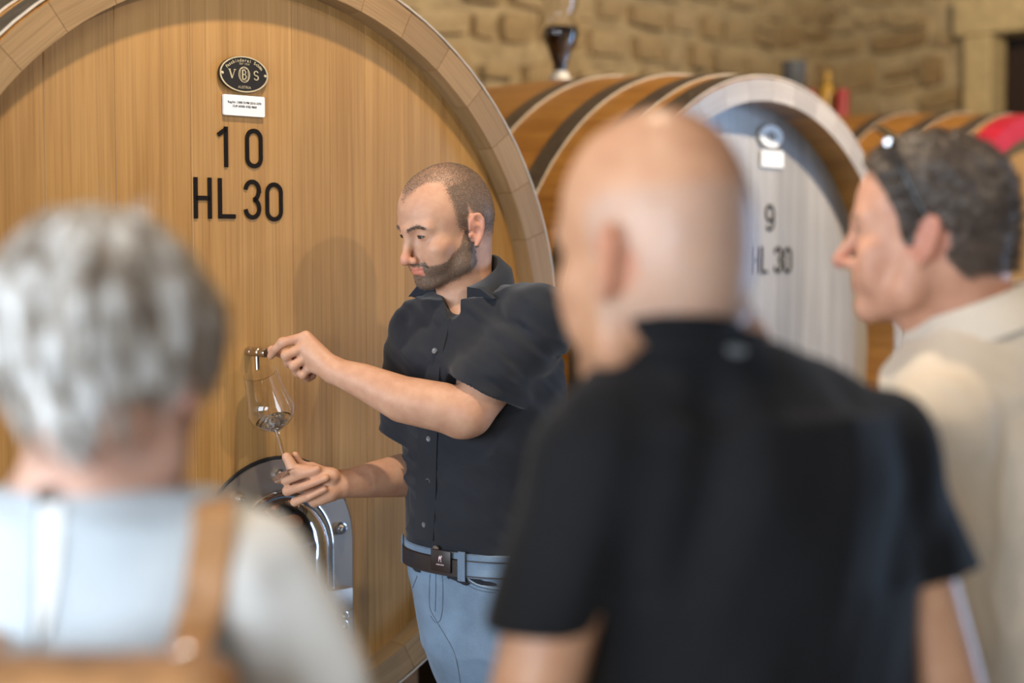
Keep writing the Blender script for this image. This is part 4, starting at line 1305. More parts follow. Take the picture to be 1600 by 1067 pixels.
_noear = head_sdf(ears=0)
def face_masks(q, hair, beard=1.0, brow=1.0, flush=1.0):
    """mask colours in head coordinates q."""
    x, y, z = np.abs(q[:, 0]), q[:, 1], q[:, 2]
    m = np.zeros((len(q), 4), F32); m[:, 3] = 1
    near = (np.linalg.norm(q, axis=1) < 0.19)
    ear = (x > 0.069) & (np.hypot(y + 0.006, z - 0.002) < 0.0315)
    ear[ear] = _noear(q[ear].astype(F32)) > 0.0022
    m[:, 0] = hair(q) * near * (~ear)
    if beard:
        edge = np.interp(y, [-0.01, 0.012, 0.030, 0.055, 0.075, 0.09], [0.02, 0.000, -0.021, -0.036, -0.036, -0.033])
        b = sstep(0.006, -0.010, z - edge) * sstep(-0.016, 0.000, y + 0.25 * np.minimum(0, z + 0.02) * 0 - 0.002)
        b *= sstep(-0.120, -0.098, z + 0.35 * (y - 0.08))
        mou = sstep(0.031, 0.024, x) * sstep(-0.031, -0.036, z) * sstep(0.07, 0.08, y) * sstep(-0.066, -0.056, z)
        b = np.maximum(b, mou)
        chk = sstep(0.030, 0.038, x) * sstep(-0.048, -0.040, z) * sstep(0.055, 0.065, y)
        b = b * (1 - 0.7 * chk)
        lips = sstep(0.0245, 0.020, x) * sstep(-0.0655, -0.0625, z) * sstep(-0.0415, -0.0440, z) * sstep(0.080, 0.086, y)
        m[:, 1] = b * (1 - lips) * beard * near * (~ear)
    lips = sstep(0.0245, 0.020, x) * sstep(-0.0655, -0.0625, z) * sstep(-0.0415, -0.0440, z) * sstep(0.080, 0.086, y)
    nose = sstep(0.022, 0.010, x) * sstep(-0.040, -0.03, z) * sstep(0.0, -0.016, z) * sstep(0.095, 0.11, y)
    m[:, 2] = np.clip(lips * 0.85 + nose * 0.35 * flush + ear * 0.42 * flush, 0, 1) * near
    zb = np.interp(x, [0.010, 0.026, 0.040, 0.050], [0.0315, 0.0360, 0.0360, 0.0300])
    br = sstep(0.0042, 0.0020, np.abs(z - zb)) * sstep(0.009, 0.013, x) * sstep(0.052, 0.046, x) * (y > 0.05)
    m[:, 1] = np.maximum(m[:, 1], br * brow * near)
    return m

# ------------------------------------------------------------------ the presenter at the tap
skin('skin_presenter', (0.50, 0.285, 0.185), (0.50, 0.14, 0.10), (0.150, 0.100, 0.070), (0.145, 0.095, 0.066), 0.5)
plain('hair_brown', (0.125, 0.086, 0.062), 0.7)
plain('eye_white', (0.38, 0.32, 0.29), 0.25, nscale=300, namp=0.05); plain('iris_dark', (0.03, 0.02, 0.015), 0.15); plain('lash_dark', (0.02, 0.013, 0.01), 0.6)
fabric('shirt_black', (0.014, 0.016, 0.022), 1500, 0.8, 0.15, 10, 0.15, 0.2)
fabric('denim', (0.150, 0.215, 0.300), 1, 0.9, 0.30, 8, 0.15, 0.35, slub=(900, 900, 240))
plain('denim_stitch', (0.11, 0.15, 0.20), 0.8); plain('denim_fade', (0.30, 0.38, 0.46), 0.85)
plain('leather_belt', (0.016, 0.009, 0.008), 0.42); plain('button_grey', (0.13, 0.13, 0.14), 0.35); plain('emblem_pale', (0.62, 0.45, 0.48), 0.5)
plain('shoe_brown', (0.05, 0.025, 0.014), 0.5)

DP = 2.92
HF = unit((-0.81, -0.585, 0)) * math.cos(math.radians(20)) + np.array([0, 0, -math.sin(math.radians(20))])
RH = head_axes(HF, math.radians(2))
OH = P(701, 359, DP)
HS = (0.945, 0.945, 0.985)
def HLc(*q): return OH + RH @ (np.array(q) * HS)
T = unit((-0.64, -0.77, 0)); TL = np.array([-T[1], T[0], 0])          # chest direction, his left
TL = TL if TL[0] > 0 else -TL
HLp = lambda x, y, d: P(x - 6, y, 2.865 + d)       # left hand
HRp = lambda x, y, d: P(x, y, 2.845 + d)       # right hand
SL, EL = P(842, 502, 2.83), P(732, 645, 2.78)
SR, ER = P(655, 518, 3.00), P(672, 737, 2.995)
WL, WR = P(524, 580, 2.845), P(534, 757, 2.865)

B = Sdf()
KF = 0.83
B.u(bounded(local(short_face(head_sdf(), KF), OH, RH, HS), OH, 0.16))
def face_q(V):
    q = to_local(V, OH, RH, HS); z = q[:, 2]; q[:, 2] = np.where(z < -0.028, -0.028 + (z + 0.028) / KF, z); return q
B.u(chain([HLc(0, -0.022, -0.045), P(725, 425, 2.945), P(734, 475, 2.955)], [0.055, 0.0525, 0.056]), 0.022)
B.u(cap(HLc(0, 0.024, -0.060), P(712, 455, 2.925), 0.028, 0.03), 0.025)
B.u(cap(P(738, 508, 2.96), SL, 0.042, 0.040), 0.03); B.u(cap(P(738, 508, 2.96), SR, 0.042, 0.040), 0.03)
B.u(cap(P(735, 580, 2.95), P(720, 515, 2.935), 0.085, 0.055), 0.04)
B.u(cap(P(735, 560, 2.95), P(748, 800, 2.94), 0.095, 0.085), 0.05)
B.u(cap(SL, EL, 0.050, 0.043), 0.03)
B.u(chain([EL, P(690, 636, 2.79), P(630, 624, 2.805), P(566, 595, 2.83), WL], [0.042, 0.0455, 0.043, 0.0325, 0.0245]), 0.012)
B.u(cap(P(716, 664, 2.79), P(722, 655, 2.79), 0.017, 0.02), 0.03)       # point of the elbow
B.u(cap(SR, ER, 0.048, 0.042), 0.03)
B.u(chain([ER, P(626, 743, 2.965), P(572, 751, 2.905), WR], [0.042, 0.0420, 0.0325, 0.0255]), 0.012)
def hand(pt, wrist, fingers, thumb, wr, dorsal, cen):
    S = Sdf()
    mc = [f[0] for f in fingers]
    for i, f in enumerate(fingers):
        S.u(cap(wrist + (pt(*f[0]) - wrist) * 0.12, pt(*f[0]), wr * 0.72, 0.0118), 0.012)
    for i, f in enumerate(fingers):
        pts = [pt(*q) for q in f]; r0 = (0.0092, 0.0094, 0.0090, 0.0080)[i]
        S.u(chain(pts, [r0 * 1.08, r0 * 0.98, r0 * 0.88, r0 * 0.76]), 0.0022)
        S.u(cap(pts[1], pts[1], r0 * 1.06, r0 * 1.06), 0.004)
    tp = [pt(*q) for q in thumb]
    S.u(chain(tp, [0.0165, 0.0128, 0.0108, 0.0092]), 0.006)
    return bounded(S, cen, 0.10)
handL = hand(HLp, WL, [
    [(484, 526, -0.006), (448, 535, -0.012), (436, 546, -0.007), (429, 556, 0.002)],
    [(481, 542, -0.013), (453, 555, -0.020), (456, 568, -0.004), (468, 571, 0.012)],
    [(486, 557, -0.012), (465, 571, -0.017), (470, 583, -0.002), (481, 582, 0.014)],
    [(494, 571, -0.006), (479, 585, -0.010), (486, 592, 0.006), (495, 588, 0.016)]],
    [(507, 562, 0.024), (474, 556, 0.034), (449, 552, 0.030), (431, 547, 0.022)], 0.025, (0, 0, 1), P(475, 560, 2.86))
B.u(handL, 0.010)
B.u(chain([HLp(508, 566, 0.006), HLp(482, 558, 0.008), HLp(468, 562, 0.008)], [0.022, 0.018, 0.010]), 0.012)     # palm
handR = hand(HRp, WR, [
    [(487, 731, 0.020), (470, 727, 0.014), (464, 718, 0.008), (461, 711, 0.004)],
    [(480, 743, 0.022), (447, 750, 0.004), (470, 742, -0.018), (496, 733, -0.022)],
    [(480, 757, 0.022), (449, 767, 0.002), (477, 759, -0.022), (509, 747, -0.027)],
    [(486, 771, 0.018), (461, 784, 0.002), (483, 776, -0.020), (507, 764, -0.024)]],
    [(518, 744, -0.004), (488, 737, -0.012), (459, 733, -0.016), (448, 714, -0.012)], 0.026, (0, 0, 1), P(487, 750, 2.845))
B.u(handR, 0.010)
B.u(cap(HRp(515, 768, 0.0), HRp(492, 782, 0.002), 0.020, 0.013), 0.010)     # heel of the right hand

def hair_buzz(q):
    x, y, z = np.abs(q[:, 0]), q[:, 1], q[:, 2]
    yb = np.interp(x, [0.0, 0.016, 0.034, 0.052, 0.068, 0.08], [0.082, 0.074, 0.044, 0.020, 0.022, 0.024])
    zmin = np.interp(y, [-0.11, -0.06, -0.03, -0.012, 0.0, 0.03], [-0.040, -0.045, -0.02, 0.030, -0.008, -0.004])
    fade = np.interp(y, [-0.11, -0.05, -0.02, 0.02], [0.07, 0.06, 0.05, 0.03])
    h = sstep(0.013, -0.013, y - yb) * sstep(0, 1, (z - zmin) / fade + 0.25)
    return h * np.where(z > 0.09, np.interp(y, [-0.06, 0.0, 0.05], [1.0, 0.72, 0.8]), 1.0)
person = empty('person', (float(P(760, 900, DP)[0]), DP + 0.02, 0.0))
tag(person, 'person in a black short-sleeved shirt and jeans drawing wine from the tap', 'person')
def hang(o, par):
    """parent without moving."""
    o.parent = par; o.matrix_parent_inverse = Matrix.Translation(-Vector(par.location)); return o
def body_mesh(name, f, lo, hi, h, mat, par, masks, it=1):
    V, Q = mesh_sdf(f, lo, hi, h); V = relax(V, Q, it, 0.4)
    o = np_mesh(name, V, Q, mat, None, True, {'mask': masks(V)} if masks else None)
    hang(o, par); return o, V, Q
HEAD_H = 0.0024
body, BV, BQ = body_mesh('body', B, (-0.62, 2.60, 0.98), (0.22, 3.14, 1.90), HEAD_H, 'skin_presenter', person,
                         lambda V: face_masks(face_q(V), hair_buzz, 1.0))
BN = normals_of(BV, BQ)
bmask = face_masks(face_q(BV), hair_buzz, 1.0)
def pick(w, n, seed):
    r = np.random.default_rng(seed); w = np.maximum(w, 0); return r.choice(len(w), n, p=w / w.sum())
ql = to_local(BV, OH, RH, HS)
idx = pick(bmask[:, 0] * (bmask[:, 0] > 0.25), 14000, 1)
hang(strands('hair', BV[idx], BN[idx], lambda p: np.tile(RH @ np.array([0, -0.3, -0.6]), (len(p), 1)), 0.0022, 1, 0.0006, 'hair_brown', None, 0.9, 0.35), person)
wb = bmask[:, 1] * (bmask[:, 1] > 0.3) * (ql[:, 2] < 0.012)
idx = pick(wb, 5200, 2)
hang(strands('beard', BV[idx], BN[idx], lambda p: np.tile(RH @ np.array([0, 0.1, -1.0]), (len(p), 1)), 0.0034, 1, 0.0005, 'hair_brown', None, 0.5, 0.4), person)
idx = pick(bmask[:, 1] * (ql[:, 2] > 0.015), 420, 4)
hang(strands('eyebrow', BV[idx], BN[idx], lambda p: np.sign(((p - OH) @ RH)[:, :1]) * (RH @ np.array([1.0, -0.4, 0.05]))[None], 0.0055, 2, 0.0005, 'hair_brown', None, 0.35, 0.25), person)
eye_parts(OH, RH, person, 0.0027, -0.5, HS)

# ---- shirt
CX = lambda px, y: float((px - 800) / FPX * y)
def tor(z, px, a, b, y=2.945): return (z, CX(px, y), y, a, b)
shirt_out = Sdf()
shirt_out.u(loft([tor(1.02, 756, 0.158, 0.115), tor(1.06, 756, 0.162, 0.119), tor(1.12, 755, 0.166, 0.122), tor(1.25, 751, 0.170, 0.123), tor(1.38, 746, 0.174, 0.124), tor(1.46, 740, 0.168, 0.112), tor(1.505, 737, 0.138, 0.104), tor(1.54, 733, 0.100, 0.090)], TL, T, 2.3))
shirt_out.u(chain([P(725, 492, 2.965), P(790, 492, 2.90), SL], [0.056, 0.054, 0.057]), 0.045)
shirt_out.u(chain([P(730, 494, 2.965), P(690, 508, 2.985), SR], [0.054, 0.050, 0.053]), 0.045)
sl_end, sr_end = P(760, 606, 2.80), P(637, 668, 2.985)
shirt_out.u(cap(SL, sl_end + (sl_end - SL) * 0.25, 0.057, 0.060), 0.035)
shirt_out.u(cap(SR, sr_end + (sr_end - SR) * 0.25, 0.055, 0.056), 0.03)
def wr_presenter(p):
    # long soft folds: across the belly and pulled from the armpits
    q = np.stack([(p @ TL.astype(F32)) * 7, (p @ T.astype(F32)) * 7, p[:, 2] * 16], 1)
    q2 = np.stack([p[:, 0] * 24 + p[:, 2] * 30, p[:, 1] * 10, p[:, 2] * 10 - p[:, 0] * 8], 1)
    return 0.0060 * vnoise(q + 5) + 0.0055 * vnoise(q2 + 11) + 0.0022 * vnoise(q2 * 2.3 + 3)
shirt = Sdf([('u', shirt_out, 0)])
shirt.d(wr_presenter)
hem_l = P(784, 622, 2.80); ax_l = unit((-0.42, 0.0, -0.91)); ax_r = unit(sr_end - SR)
armpit_l = lambda p: np.maximum(plane(sl_end, ax_l)(p), cap(SL, EL, 0.085, 0.085)(p))
shirt.s(lambda p: np.maximum(-plane(hem_l, ax_l)(p), cap(SL, EL + (EL - SL) * 0.3, 0.082, 0.082)(p)) * 1.0, 0.002)
hem_r = P(626, 688, 2.98); axr = unit((-0.42, 0.0, -0.90))
shirt.s(lambda p: np.maximum(-plane(hem_r, axr)(p), cap(P(636, 640, 2.99), P(650, 770, 3.0), 0.080, 0.080)(p)), 0.002)
shirt.s(chain([SL, sl_end, EL], [0.040, 0.054, 0.056]), 0.003)        # hollow sleeves
shirt.s(chain([P(642, 625, 2.99), P(640, 690, 2.985), P(650, 750, 2.985)], [0.030, 0.044, 0.044]), 0.003)
shirt.u(loft([tor(1.02, 756, 0.158, 0.115), tor(1.06, 756, 0.162, 0.119), tor(1.12, 755, 0.164, 0.121), tor(1.25, 751, 0.166, 0.121), tor(1.38, 746, 0.168, 0.120)], TL, T, 2.3), 0.01)
shirt.d(lambda p: 0.4 * wr_presenter(p))
shirt.s(chain([HLc(0, -0.01, -0.05), P(722, 430, 2.94), P(732, 462, 2.952)], [0.056, 0.056, 0.058]), 0.004)   # neck opening
shirt.s(chain([P(718, 448, 2.90), P(716, 470, 2.875), P(702, 500, 2.84)], [0.036, 0.026, 0.003]), 0.004)
o, SV, SQ = body_mesh('shirt', shirt, (-0.34, 2.66, 0.98), (0.20, 3.14, 1.72), 0.0034, 'shirt_black', person, None, 2)

# ---- collar: a stand and fold round the neck with two points
def collar(cpx, cpy, cy, r, zf, zb, fwd, left, open_deg, name, mat, par, fold=0.03, drop=0.045, tip=0.022, tilt=0.0):
    c = P(cpx, cpy, cy); fwd = unit(fwd); left = unit(left)
    n = 40; rows = []
    for k in range(n + 1):
        ph = math.radians(open_deg + (360 - 2 * open_deg) * k / n)
        e = min(k, n - k) / n                                  # 0 at the ends, 0.5 at the back
        z = zf + (zb - zf) * (1 - math.cos(ph)) / 2
        d = fwd * math.cos(ph) + left * math.sin(ph)
        f = math.exp(-(e / 0.05) ** 2)
        tang = (left * math.cos(ph) - fwd * math.sin(ph)) * (1 if k < n / 2 else -1)
        sd = 1.0 if k < n / 2 else -1.0
        f = math.exp(-(e / 0.11) ** 2)
        top = c + d * r; top[2] = z
        topo = c + d * (r + 0.006); topo[2] = z + 0.0015
        low = c + d * (r + fold); low[2] = z - drop
        tipp = top + left * sd * tip * (1.0 if sd > 0 else 0.8) + fwd * 0.012; tipp[2] = z - 0.020
        low = low * (1 - f) + tipp * f
        mid = (topo + low) / 2 + d * 0.007; mid[2] += 0.008
        inn = low * 0.6 + top * 0.4; inn[2] -= 0.006
        sta = c + d * (r + 0.001); sta[2] = z - drop * 0.95
        rows.append([sta, top, topo, mid, low, low - d * 0.003, inn])
    vs = [p for row in rows for p in row]; m = 7; fs = []
    for k in range(n):
        for j in range(m - 1): fs.append((k * m + j, k * m + j + 1, (k + 1) * m + j + 1, (k + 1) * m + j))
    fs.append(tuple(range(m))); fs.append(tuple(n * m + j for j in range(m))[::-1])
    bm = bmesh.new(); bv = [bm.verts.new(v) for v in vs]
    for f in fs: bm.faces.new([bv[i] for i in f])
    o = bm_obj(name, bm, mat, None, True, 60); hang(o, par); return o
collar(729, 440, 2.945, 0.0605, 1.553, 1.622, T, TL, 42, 'collar', 'shirt_black', person, 0.034, 0.050, 0.074)

sho = lambda p: shirt(p)
pl_l = [(694, 500), (686, 520), (676, 545), (667, 580), (661, 615), (657, 650), (655, 690), (653, 730), (652, 770), (650, 810), (648, 842)]
pl_r = [(703, 500), (700, 520), (694, 545), (688, 580), (685, 615), (684, 650), (684, 690), (683, 730), (682, 770), (680, 810), (678, 845)]
hang(ribbon_on('placket', sho, pl_l, pl_r, 2.6, 0.0028, 0.002, 'shirt_black', None), person)
for (x, y) in ((681, 549), (673, 616), (672, 685), (671, 751), (665, 819)):
    hang(disc_on('button', sho, x, y, 2.6, 0.0056, 0.0022, 'button_grey', None, True, 0.003), person)

# ---- jeans, belt, shoes
jz = lambda z, px, a, b, y=2.945: (z, CX(px, y), y, a, b)
J = Sdf()
J.u(loft([jz(0.88, 772, 0.140, 0.104), jz(0.94, 764, 0.156, 0.114), jz(1.00, 758, 0.165, 0.120), jz(1.058, 756, 0.163, 0.119), jz(1.064, 756, 0.163, 0.119)], TL, T, 2.3))
hipR = np.array([CX(776, 2.945), 2.945, 0.90]) - TL * 0.062; hipL = np.array([CX(762, 2.945), 2.945, 0.90]) + TL * 0.080
kneeR = np.array([0.010, 2.985, 0.50]); kneeL = np.array([0.115, 2.86, 0.50])
ankR = np.array([0.035, 3.03, 0.07]); ankL = np.array([0.16, 2.90, 0.07])
J.u(chain([hipR, kneeR, ankR], [0.088, 0.066, 0.058]), 0.06); J.u(chain([hipL, kneeL, ankL], [0.088, 0.066, 0.058]), 0.06)
J.u(ell((CX(778, 2.945), 2.945, 0.845), (0.125, 0.105, 0.10)), 0.05)
def wr_jeans(p):
    q = np.stack([p[:, 0] * 9 + p[:, 2] * 6, p[:, 1] * 9, p[:, 2] * 12 - p[:, 0] * 14], 1)
    return 0.005 * vnoise(q + 3) * np.clip((1.03 - p[:, 2]) / 0.1, 0.15, 1)
J.d(wr_jeans)
J.i(plane((0, 0, 0.055), (0, 0, -1)))
o, JV, JQ = body_mesh('jeans', J, (-0.32, 2.70, 0.03), (0.30, 3.16, 1.075), 0.005, 'denim', person, None, 2)
def waist_band(name, z0, z1, off, th, mat, a0, a1, px=756, y=2.945, a=0.163, b=0.119, n=64, dz=0.0, par=person):
    """band round the waist between two angles (0 = front, positive towards his left)."""
    rows = []
    for k in range(n + 1):
        t = math.radians(a0 + (a1 - a0) * k / n); c, s = math.cos(t), math.sin(t)
        e = 2 / 2.3; X = a * np.sign(s) * abs(s) ** e; Y = b * np.sign(c) * abs(c) ** e
        d = unit(T * c / b + TL * s / a)
        p = np.array([CX(px, y), y, 0]) + TL * X + T * Y
        sl = dz * c
        rows.append([p + d * off + [0, 0, z0 + sl], p + d * (off + th) + [0, 0, z0 + sl + 0.002], p + d * (off + th) + [0, 0, z1 + sl - 0.002], p + d * off + [0, 0, z1 + sl]])
    bm = bmesh.new(); bv = [[bm.verts.new(v) for v in r] for r in rows]
    for k in range(n):
        for j in range(4): bm.faces.new((bv[k][j], bv[k][(j + 1) % 4], bv[k + 1][(j + 1) % 4], bv[k + 1][j]))
    bm.faces.new(bv[0]); bm.faces.new(bv[-1][::-1])
    o = bm_obj(name, bm, mat, None, True, 45); hang(o, par); return o
ZB = 1.046
wb_ = waist_band('waistband', ZB - 0.022, ZB + 0.024, 0.001, 0.004, 'denim', -180, 180)
belt = waist_band('belt', ZB - 0.0225, ZB + 0.0125, 0.0055, 0.0032, 'leather_belt', -120, 17)
belt['label'] = 'dark brown leather belt'
waist_band('belt', ZB - 0.0180, ZB - 0.0165, 0.0055, 0.0022, 'leather_belt', 17, 180); waist_band('belt', ZB + 0.011, ZB + 0.0125, 0.0055, 0.0022, 'leather_belt', 17, 180)
fold_b = Sdf().u(loft([jz(ZB - 0.04, 756, 0.163 + 0.0087, 0.119 + 0.0087), jz(ZB + 0.04, 756, 0.163 + 0.0087, 0.119 + 0.0087)], TL, T, 2.3))
def plate_on(name, f, cx, cy, y0, w, h, th, mat, up=(0, 0, 1), bev=0.002, off=0.0):
    p, n = trace(f, [(cx, cy)], y0); z = Vector(n[0]); u = Vector(up); u = (u - z * u.dot(z)).normalized(); x = u.cross(z)
    M = frame(Vector(p[0]) + z * off, x, u, z)
    bm = bmesh.new(); bm_box(bm, (0, 0, th / 2), (w, h, th), M, bev, 2); o = bm_obj(name, bm, mat, None, True, 40)
    hang(o, person); return o, M
bk, BM = plate_on('belt_buckle', fold_b, 690, 876, 2.6, 0.050, 0.041, 0.004, 'leather_belt', off=0.0)
acc = Acc()
horse = [(-.30, -.5), (-.22, -.5), (-.16, -.1), (.08, -.1), (.16, -.5), (.26, -.5), (.22, .0), (.34, .22), (.44, .18), (.42, .34), (.28, .48), (.18, .30), (.05, .26), (-.05, .42), (-.18, .24), (-.34, .14), (-.32, -.1)]
acc.add([BM @ Vector((x * 0.012, y * 0.014 + 0.005, 0.0046)) for x, y in horse], [tuple(range(len(horse)))])
vs, fs = text_mesh('camel active', 0.0045, bold=0.0001); w = max(v[0] for v in vs) - min(v[0] for v in vs)
acc.add(vs, fs, lambda v: BM @ Vector((v[0] * 0.019 / w, v[1] - 0.0065, 0.0046)))
o = acc.obj('emblem', 'emblem_pale', None); o.parent = bk; o['kind'] = 'stuff'
for a in (-62, 15, 72, 130, 180):
    waist_band('belt_loop', ZB - 0.028, ZB + 0.028, 0.008, 0.003, 'denim', a - 2.6, a + 2.6, n=3)
disc = disc_on('jeans_button', fold_b, 680, 858, 2.6, 0.007, 0.003, 'nickel', None, True, -0.003); hang(disc, person)
js = lambda p: J(p)
for nm, pix in (('fly_stitch', [(691, 897), (692, 915), (692, 935), (691, 955), (687, 970), (680, 972), (673, 962)]), ('fly_stitch', [(681, 896), (681, 925), (680, 955)]),
                ('fly_seam', [(672, 897), (671, 925), (672, 950), (681, 968), (694, 990), (708, 1015), (715, 1040), (719, 1066)]),
                ('pocket_seam', [(723, 893), (729, 905), (741, 914), (757, 919), (775, 922), (795, 922)]), ('pocket_seam', [(719, 896), (726, 910), (740, 919), (757, 924), (775, 926)]),
                ('pocket_seam', [(652, 900), (648, 910), (645, 918)])):
    hang(seam_on(nm, js, [tuple(q) for q in smoothpts(pix, 3)], 2.6, 0.0011, 'denim_stitch', None, 0.0003), person)
hang(seam_on('pocket_edge', js, [tuple(q) for q in smoothpts([(725, 891), (731, 903), (742, 911), (757, 916), (775, 919), (795, 919)], 3)], 2.6, 0.0016, 'denim_fade', None, 0.0008), person)
def shoe(o, yaw, mat, par, size=1.0, sole='rubber_black'):
    d = np.array([math.sin(yaw), math.cos(yaw), 0]); o = np.array([o[0], o[1], 0.0])
    S = Sdf().u(chain([o - d * 0.05 + [0, 0, 0.045], o + d * 0.06 + [0, 0, 0.043], o + d * 0.15 + [0, 0, 0.034]], [0.042, 0.044, 0.038])).u(cap(o - d * 0.02 + [0, 0, 0.05], o - d * 0.012 + [0, 0, 0.10], 0.040, 0.040), 0.03)
    S.i(plane((0, 0, 0.012), (0, 0, -1)), 0.004); S.i(plane((0, 0, 0.115), (0, 0, 1)), 0.004)
    V, Q = mesh_sdf(S, o + [-0.26, -0.26, 0], o + [0.26, 0.26, 0.14], 0.006); V = relax(V, Q, 1, 0.4)
    ob = np_mesh('shoe', V, Q, mat); hang(ob, par)
    S2 = Sdf().u(chain([o - d * 0.05 + [0, 0, 0.008], o + d * 0.06 + [0, 0, 0.008], o + d * 0.15 + [0, 0, 0.008]], [0.045, 0.047, 0.041])); S2.i(plane((0, 0, 0.0), (0, 0, -1)), 0.001); S2.i(plane((0, 0, 0.017), (0, 0, 1)), 0.001)
    V, Q = mesh_sdf(S2, o + [-0.26, -0.26, -0.012], o + [0.26, 0.26, 0.03], 0.005)
    s = np_mesh('sole', V, Q, sole); s.parent = ob
shoe(ankR, math.atan2(T[0], T[1]) + 0.2, 'shoe_brown', person); shoe(ankL, math.atan2(T[0], T[1]) - 0.2, 'shoe_brown', person)

# ---- wine glass in his right hand, under the spout
g_base = P(453, 744, 2.842)
g_rim = TAP_SPOUT + np.array([0.006, -0.004, -0.006])
gz = unit(g_rim - g_base); gl = float(np.linalg.norm(g_rim - g_base))
q = Vector(gz).to_track_quat('Z', 'Y').to_matrix().to_4x4()
wg = empty('wine_glass', tuple(g_base)); tag(wg, 'clear stemmed wine glass held tilted under the tap', 'glass')
k = gl
prof_out = [(0.0062, 0.096), (0.012, 0.099), (0.027, 0.108), (0.039, 0.120), (0.0450, 0.133), (0.0445, 0.142), (0.0412, 0.158), (0.0365, 0.180), (0.0325, k)]
prof_in = [(r - 0.0011, z + 0.0003) for r, z in reversed(prof_out[1:])] + [(0.0, 0.1005)]
lathe('bowl', [(0.0, 0.095)] + prof_out + prof_in, 'clear_glass', wg, 48, q)
lathe('stem', [(0.0, 0.0965), (0.0055, 0.0955), (0.0040, 0.090), (0.0033, 0.065), (0.0033, 0.02), (0.0042, 0.010), (0.0, 0.008)], 'clear_glass', wg, 16, q)
lathe('foot', [(0.0, 0.0085), (0.006, 0.0075), (0.016, 0.004), (0.031, 0.0018), (0.0325, 0.0009), (0.031, 0.0), (0.0, 0.0005)], 'clear_glass', wg, 32, q)
glass('pale_wine', (0.98, 0.95, 0.86), 1.33)
lathe('wine', [(0.0, 0.1009), (0.0115, 0.1012), (0.0250, 0.1092), (0.0345, 0.1180), (0.0, 0.1180)], 'pale_wine', wg, 40, q)
# ------------------------------------------------------------------ guests, seen from behind
def px_m(y): return FPX / y
def stand(o, yaw, hip_w, hz, mat, par, shoe_mat, name='trousers', top=None, a=0.17, b=0.12, ax=None, ay=None, h=0.008):
    """legs with trousers and shoes under a guest's clothes; o = pelvis centre."""
    d = np.array([math.sin(yaw), math.cos(yaw), 0]); r = np.array([d[1], -d[0], 0])
    S = Sdf().u(loft([(hz - 0.10, o[0], o[1], a * 0.96, b), (hz, o[0], o[1], a, b), (hz + 0.12, o[0], o[1], a * 0.95, b * 0.95)], r, d, 2.2))
    for s in (-1, 1):
        hip = np.array([o[0], o[1], hz - 0.06]) + r * s * hip_w; kn = np.array([o[0], o[1], 0.50]) + r * s * hip_w * 1.02 + d * 0.01; an = np.array([o[0], o[1], 0.07]) + r * s * hip_w * 1.05 - d * 0.02
        S.u(chain([hip, kn, an], [0.092, 0.068, 0.06]), 0.04)
        shoe(an, yaw + s * 0.12, shoe_mat, par)
    S.i(plane((0, 0, 0.055), (0, 0, -1)))
    V, Q = mesh_sdf(S, (o[0] - 0.34, o[1] - 0.34, 0.03), (o[0] + 0.34, o[1] + 0.34, hz + 0.14), h); V = relax(V, Q, 1, 0.4)
    ob = np_mesh(name, V, Q, mat); hang(ob, par); return ob
def hand_down(w, fwd, side):
    """relaxed hanging hand below wrist w; side: +1 its thumb points along fwd."""
    fwd = unit(fwd); out = unit(np.cross((0, 0, 1), fwd)) * side; dn = np.array([0, 0, -1.0]); S = Sdf()
    for i in range(4):
        y = (0.026 - 0.0175 * i); ln = (0.072, 0.080, 0.075, 0.060)[i]; r = (0.0092, 0.0096, 0.009, 0.0078)[i]
        mc = w + dn * 0.085 + fwd * y
        S.u(cap(w + dn * 0.012 + fwd * y * 0.5, mc, 0.017, 0.0125), 0.014)
        S.u(chain([mc, mc + dn * ln * 0.5 + fwd * 0.004 - out * 0.004, mc + dn * ln * 0.82 - out * 0.014, mc + dn * ln * 0.98 - out * 0.024], [r * 1.1, r, r * 0.9, r * 0.75]), 0.004)
    b = w + dn * 0.02 + fwd * 0.012
    S.u(chain([b, b + dn * 0.035 + fwd * 0.026, b + dn * 0.066 + fwd * 0.034 - out * 0.006, b + dn * 0.090 + fwd * 0.034 - out * 0.012], [0.016, 0.0135, 0.011, 0.0088]), 0.008)
    return S

# ================= bald guest in the black T-shirt
skin('skin_bald', (0.52, 0.285, 0.170), (0.50, 0.15, 0.10), (0.42, 0.32, 0.27), (0.30, 0.22, 0.19), 0.38, 900)
fabric('tshirt_black', (0.0060, 0.0058, 0.0070), 1600, 0.85, 0.15, 9, 0.05, 0.2)
fabric('trousers_navy', (0.02, 0.022, 0.03), 1200); plain('shoe_black', (0.015, 0.014, 0.014), 0.45); plain('logo_silver', (0.22, 0.23, 0.24), 0.45, 0.3)
DB = 1.45
FB = unit((-0.70, 0.71, 0)) * math.cos(math.radians(8)) + np.array([0, 0, -math.sin(math.radians(8))])
RB_ = head_axes(FB, math.radians(0)); OB = P(1026, 408, DB); SB = (0.97, 0.97, 1.13)
def BLc(*q): return OB + RB_ @ (np.array(q) * SB)
bf = unit((-0.42, 0.91, 0)); bl = np.array([-bf[1], bf[0], 0])
dl, dr = P(925, 712, 1.39), P(1366, 708, 1.54)
el_l, el_r = P(814, 1170, 1.36), P(1482, 1090, 1.53)
wr_l, wr_r = P(850, 1480, 1.45) , P(1500, 1400, 1.58)
cx = lambda px, y: float((px - 800) / FPX * y)
S = Sdf()
S.u(bounded(local(head_sdf(), OB, RB_, SB), OB, 0.17))
neck_pts, neck_r = [BLc(0, -0.028, -0.02), P(1078, 470, 1.480), P(1098, 540, 1.495), P(1098, 600, 1.50)], [0.060, 0.0545, 0.0575, 0.045]
S.u(chain(neck_pts, neck_r), 0.03)
